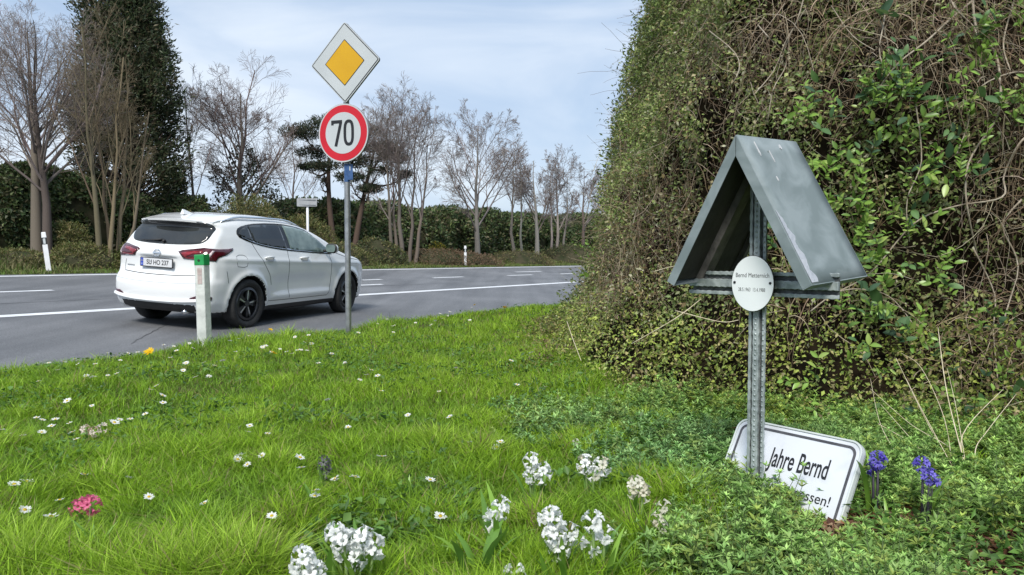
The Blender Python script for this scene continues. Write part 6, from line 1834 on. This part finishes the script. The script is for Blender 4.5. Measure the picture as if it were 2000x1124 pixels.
plant('blue_hyacinth', 1808, 915, .19, [(-4, -12, 12, 11), (4, 8, 12, 9), (16, 18, 8, 5)], FB, 'violet-blue hyacinth standing free on a dark stem in front of the dry stalks', 3, group='blue hyacinths by the hedge foot', stem=M_dstem, seed=14)
plant('withered_hyacinth', 632, 908, .10, [(0, -6, 13, 9), (4, 10, 9, 6)], FD, 'withered blackish hyacinth head in the grass below the signpost', 4, seed=15, fsc=.8)
plant('fallen_hyacinth', 180, 836, .06, [(-14, -2, 9, 5), (4, 4, 11, 7), (18, -3, 8, 4)], FF, 'pale pink fallen flower heap among daisies at the left', 0, seed=16, fsc=.8)
plant('fading_hyacinth', 525, 1082, .06, [(0, 0, 9, 6), (14, 2, 6, 3)], [petal_mesh('floret', 6, .012, .006, 1.4, [(.42, .28, .20), (.5, .34, .24)], 71)], 'brownish faded flower remnant near the bottom edge left of the white hyacinths', 1, seed=17, fsc=.8)
plant('fading_hyacinth', 282, 1068, .05, [(0, 0, 8, 5)], [petal_mesh('floret', 6, .010, .005, 1.4, [(.40, .17, .17), (.32, .13, .13)], 72)], 'small dull red withered flower right of the pink hyacinth', 2, seed=18, fsc=.7)
for i, (px, py, nl_, sc_, lb) in enumerate(((800, 940, 5, .9, 'flowerless clump of upright strap leaves in the middle of the lawn'), (185, 1050, 6, 1.0, 'flowerless fan of strap leaves under the pink hyacinth'), (612, 950, 3, .95, 'two or three pale strap leaves left of the withered flower'),
                          (930, 1085, 10, 1.25, 'big fan of strap leaves left of the sparse-belled hyacinth at the bottom'), (1180, 1095, 8, 1.0, 'strap leaves at the bottom edge under the sparse white hyacinth'), (1090, 1110, 8, 1.1, 'strap leaves at the bottom edge under the tallest white hyacinth'), (640, 1112, 8, 1.1, 'strap leaves at the bottom edge between the two left white hyacinths'), (1745, 985, 5, .8, 'deep green strap leaves between the two blue hyacinths'))):
    plant('strap_leaf_clump', px, py, .10, [], FW, lb, nl_, cat='plant', leaf_sc=sc_ * 1.15, seed=30 + i)

# daisies: one mesh each
def daisy_mesh(seed, r0, col=(.82, .83, .80), ctr=(.72, .50, .03)):
    r_ = random.Random(seed); V = []; Fs = []; C = []; n = 13
    for p in range(n):
        a_ = 2 * PI * p / n + r_.uniform(-.08, .08); L_ = r0 * r_.uniform(.85, 1.05); w_ = r0 * .20; c_, s_ = math.cos(a_), math.sin(a_); b0 = len(V); up = r_.uniform(0, .35)
        for (u_, v_) in ((.2, -.5), (.2, .5), (.7, -1), (.7, 1), (1, -.35), (1, .35)):
            V.append((u_ * L_ * c_ - v_ * w_ * s_, u_ * L_ * s_ + v_ * w_ * c_, up * u_ * u_ * L_)); C.append(col)
        Fs += [(b0, b0 + 1, b0 + 3, b0 + 2), (b0 + 2, b0 + 3, b0 + 5, b0 + 4)]
    b0 = len(V); m_ = 10
    for ring, (rr, zz) in enumerate(((.30, .0), (.26, .10), (.12, .16))):
        for k in range(m_): V.append((r0 * rr * math.cos(2 * PI * k / m_), r0 * rr * math.sin(2 * PI * k / m_), r0 * zz + .0006)); C.append(ctr)
    for ring in range(2):
        for k in range(m_): Fs.append((b0 + ring * m_ + k, b0 + ring * m_ + (k + 1) % m_, b0 + (ring + 1) * m_ + (k + 1) % m_, b0 + (ring + 1) * m_ + k))
    for k in range(0, m_, 2): Fs.append((b0 + 2 * m_ + k, b0 + 2 * m_ + (k + 1) % m_, b0 + 2 * m_ + (k + 2) % m_, b0 + 2 * m_ + (k + 5) % m_))
    for k in range(4):
        a_ = PI / 2 * k; V += [(.0008 * math.cos(a_), .0008 * math.sin(a_), 0), (.001 * math.cos(a_) + .004, .001 * math.sin(a_), -.07)]; C += [(.12, .2, .05)] * 2
    b1 = len(V) - 8
    for k in range(4): j = (k + 1) % 4; Fs.append((b1 + 2 * k, b1 + 2 * j, b1 + 2 * j + 1, b1 + 2 * k + 1))
    return npmesh('daisy', V, [np.array(Fs)], M_petal, cols=np.array(C, float), link_it=False)
DM = [daisy_mesh(i, .0125 + .001 * i) for i in range(4)]
DND = [daisy_mesh(20 + i, .020, (.80, .52, .01), (.78, .48, .01)) for i in range(2)]
Z = 1.9929
dz = [(262, 462), (357, 476), (143, 525), (166, 541), (201, 560), (217, 535), (271, 551), (280, 576), (297, 599), (163, 575), (6, 579), (34, 583), (466, 537), (446, 551), (507, 520), (565, 516), (391, 547), (609, 391), (587, 412), (633, 432), (635, 465), (336, 354), (355, 369), (366, 358), (291, 295), (303, 304), (371, 316), (420, 363), (455, 348),
      (637, 231), (651, 240), (676, 238), (686, 252), (737, 226), (499, 264), (536, 267), (663, 288), (794, 302), (813, 350), (811, 368), (760, 354), (713, 343), (866, 295), (835, 309), (1022, 242), (1034, 243), (1057, 262), (1115, 257), (1148, 207), (1186, 224), (1214, 230), (1136, 268), (1291, 270), (1342, 307), (1239, 158), (972, 552), (966, 588), (1041, 590), (935, 670), (925, 677), (948, 667), (963, 704), (1020, 677),
      (1356, 562), (1168, 690), (1302, 765), (1383, 768), (1229, 824), (1058, 917), (796, 846), (580, 831), (233, 858), (97, 898), (56, 800), (330, 735), (502, 754), (199, 901), (1175, 730), (104, 762), (88, 595), (724, 300), (752, 247), (895, 212), (930, 205), (970, 200), (1090, 245), (1160, 250), (190, 312), (225, 330), (468, 291), (418, 271), (247, 300), (150, 372), (1240, 300)]
pts = [(a_ / Z, 560 + b_ / Z) for a_, b_ in dz]
pts += [(560 + a_ / 2.941, 560 + b_ / 2.941) for a_, b_ in [(565, 185), (576, 192), (523, 216), (605, 230), (613, 270), (378, 233), (400, 244), (178, 222), (48, 305), (126, 293), (143, 335), (84, 371), (115, 369), (260, 399), (335, 452), (487, 495), (456, 515), (523, 525), (420, 552), (542, 610), (353, 827), (936, 776), (874, 617), (972, 490), (1483, 577), (740, 209), (853, 200), (890, 190), (925, 178), (937, 147), (1051, 202), (881, 165), (1063, 130), (1178, 97), (1321, 93), (1325, 300), (1607, 105), (1290, 440), (1405, 398), (830, 230), (1120, 110), (1240, 90), (695, 742)]]
pts += [(970, 815 + 60), (918, 870), (977, 876), (840, 945), (690, 945), (615, 973), (655, 943), (745, 905), (860, 1010), (1010, 755), (700, 655), (460, 690), (770, 640), (640, 790)]
for (px, py) in pts:
    x_, y_, z_ = gpoint(px, py, .075)
    if float(ca(x_, y_)[0]) > -1.75: continue
    o = bpy.data.objects.new('daisy', random.choice(DM)); COL.objects.link(o)
    o.location = (x_, y_, z_ + random.uniform(.075, .10)); o.rotation_euler = (random.uniform(-.5, .25) + .25, random.uniform(-.35, .35), random.uniform(0, 6.28))
    s_ = random.uniform(.95, 1.4) * (1 + .03 * max(0, y_ - 3)); o.scale = (s_, s_, s_)
    tag(o, 'small white daisy open in the green verge grass', 'daisy', 'daisies scattered over the verge')
for i, (px, py, k_, lb) in enumerate(((291, 688, 3, 'largest yellow dandelion head at the road edge below the car rear'), (528, 646, 2, 'yellow dandelion in front of the near rear wheel'), (534, 690, 2, 'small yellow dandelion lower down below the rear wheel'), (986, 601, 2, 'yellow dandelion at the far end of the verge near the hedge'), (927, 596, 1, 'faint yellow dandelion on the grass crest right of the signpost'))):
    x_, y_, z_ = gpoint(px, py, .09)
    o = bpy.data.objects.new('dandelion', DND[i % 2]); COL.objects.link(o); o.location = (x_, y_, z_ + .09); o.rotation_euler = (.5, .1, i); s_ = .7 + .35 * k_ + .04 * y_; o.scale = (s_, s_, s_ * 1.6)
    tag(o, lb, 'dandelion')

# dry pale stalks fanning out of the hedge foot at the right
M_straw = pm('dry_straw', (.50, .42, .27), (.66, .58, .42), scale=30, rough=.7)
x_, y_, z_ = gpoint(1880, 930, .02)
ds = empty('dry_grass_clump', (x_, y_, z_)); tag(ds, 'fan of pale dry stalks rising from the weeds beside the free-standing blue hyacinth', 'dry grass')
for pl_, r0 in ((((1892, 935), (1850, 770), (1832, 640)), .0028), (((1900, 940), (1830, 860), (1750, 700)), .0024), (((1925, 960), (1850, 905), (1715, 828)), .0030), (((1895, 940), (1880, 850), (1960, 760)), .0026), (((1885, 950), (1860, 880), (1780, 830), (1700, 760)), .0020),
                (((1910, 945), (1905, 880), (1930, 840), (1985, 770)), .0024), (((1870, 930), (1800, 800), (1770, 740)), .0018), (((1880, 940), (1950, 900), (2000, 905)), .0020), (((1840, 930), (1790, 870), (1720, 790)), .0018), (((1890, 930), (1868, 800), (1850, 720)), .0016), (((1905, 955), (1990, 1000)), .0016),
                (((1760, 900), (1720, 830), (1700, 740)), .0015), (((1860, 920), (1845, 820), (1800, 720), (1760, 690)), .0017)):
    P_ = []
    n_ = len(pl_)
    for i, (a_, b_) in enumerate(pl_): P_.append(np.array(at(a_, b_, y_ + .10 + .35 * i / (n_ - 1) + random.uniform(-.06, .06))))
    P_ = cr_spline(np.array(P_), 6, closed=False) if n_ > 2 else np.linspace(P_[0], P_[-1], 6)
    b = MB(); b.tube([tuple(p - np.array(ds.location)) for p in P_], [r0 * .95 * (1 - .55 * i / len(P_)) for i in range(len(P_))], 5); b.build('stalk', M_straw, ds, smooth=True)
# long dry bramble canes lying over the mossy foot left of the cross
dc = empty('dry_bramble', (1.0, 4.2, .3)); tag(dc, 'pale dry bramble canes lying across the mossy hedge foot left of the cross', 'bramble')
for pl_, r0 in ((((1280, 665), (1360, 612), (1425, 575)), .0035), (((1365, 610), (1440, 615), (1460, 615)), .0028), (((1150, 630), (1165, 665), (1180, 700)), .0030), (((1210, 290), (1180, 330), (1150, 335)), .002), (((1320, 540), (1370, 520), (1420, 530)), .0028)):
    P_ = []
    for (a_, b_) in pl_:
        p, nn_ = face_at(a_, b_); P_.append(p + nn_ * .20)
    P_ = cr_spline(np.array(P_), 5, closed=False)
    b = MB(); b.tube([tuple(p - np.array(dc.location)) for p in P_], [r0 * (1 - .4 * i / len(P_)) for i in range(len(P_))], 5); b.build('cane', M_straw, dc, smooth=True)
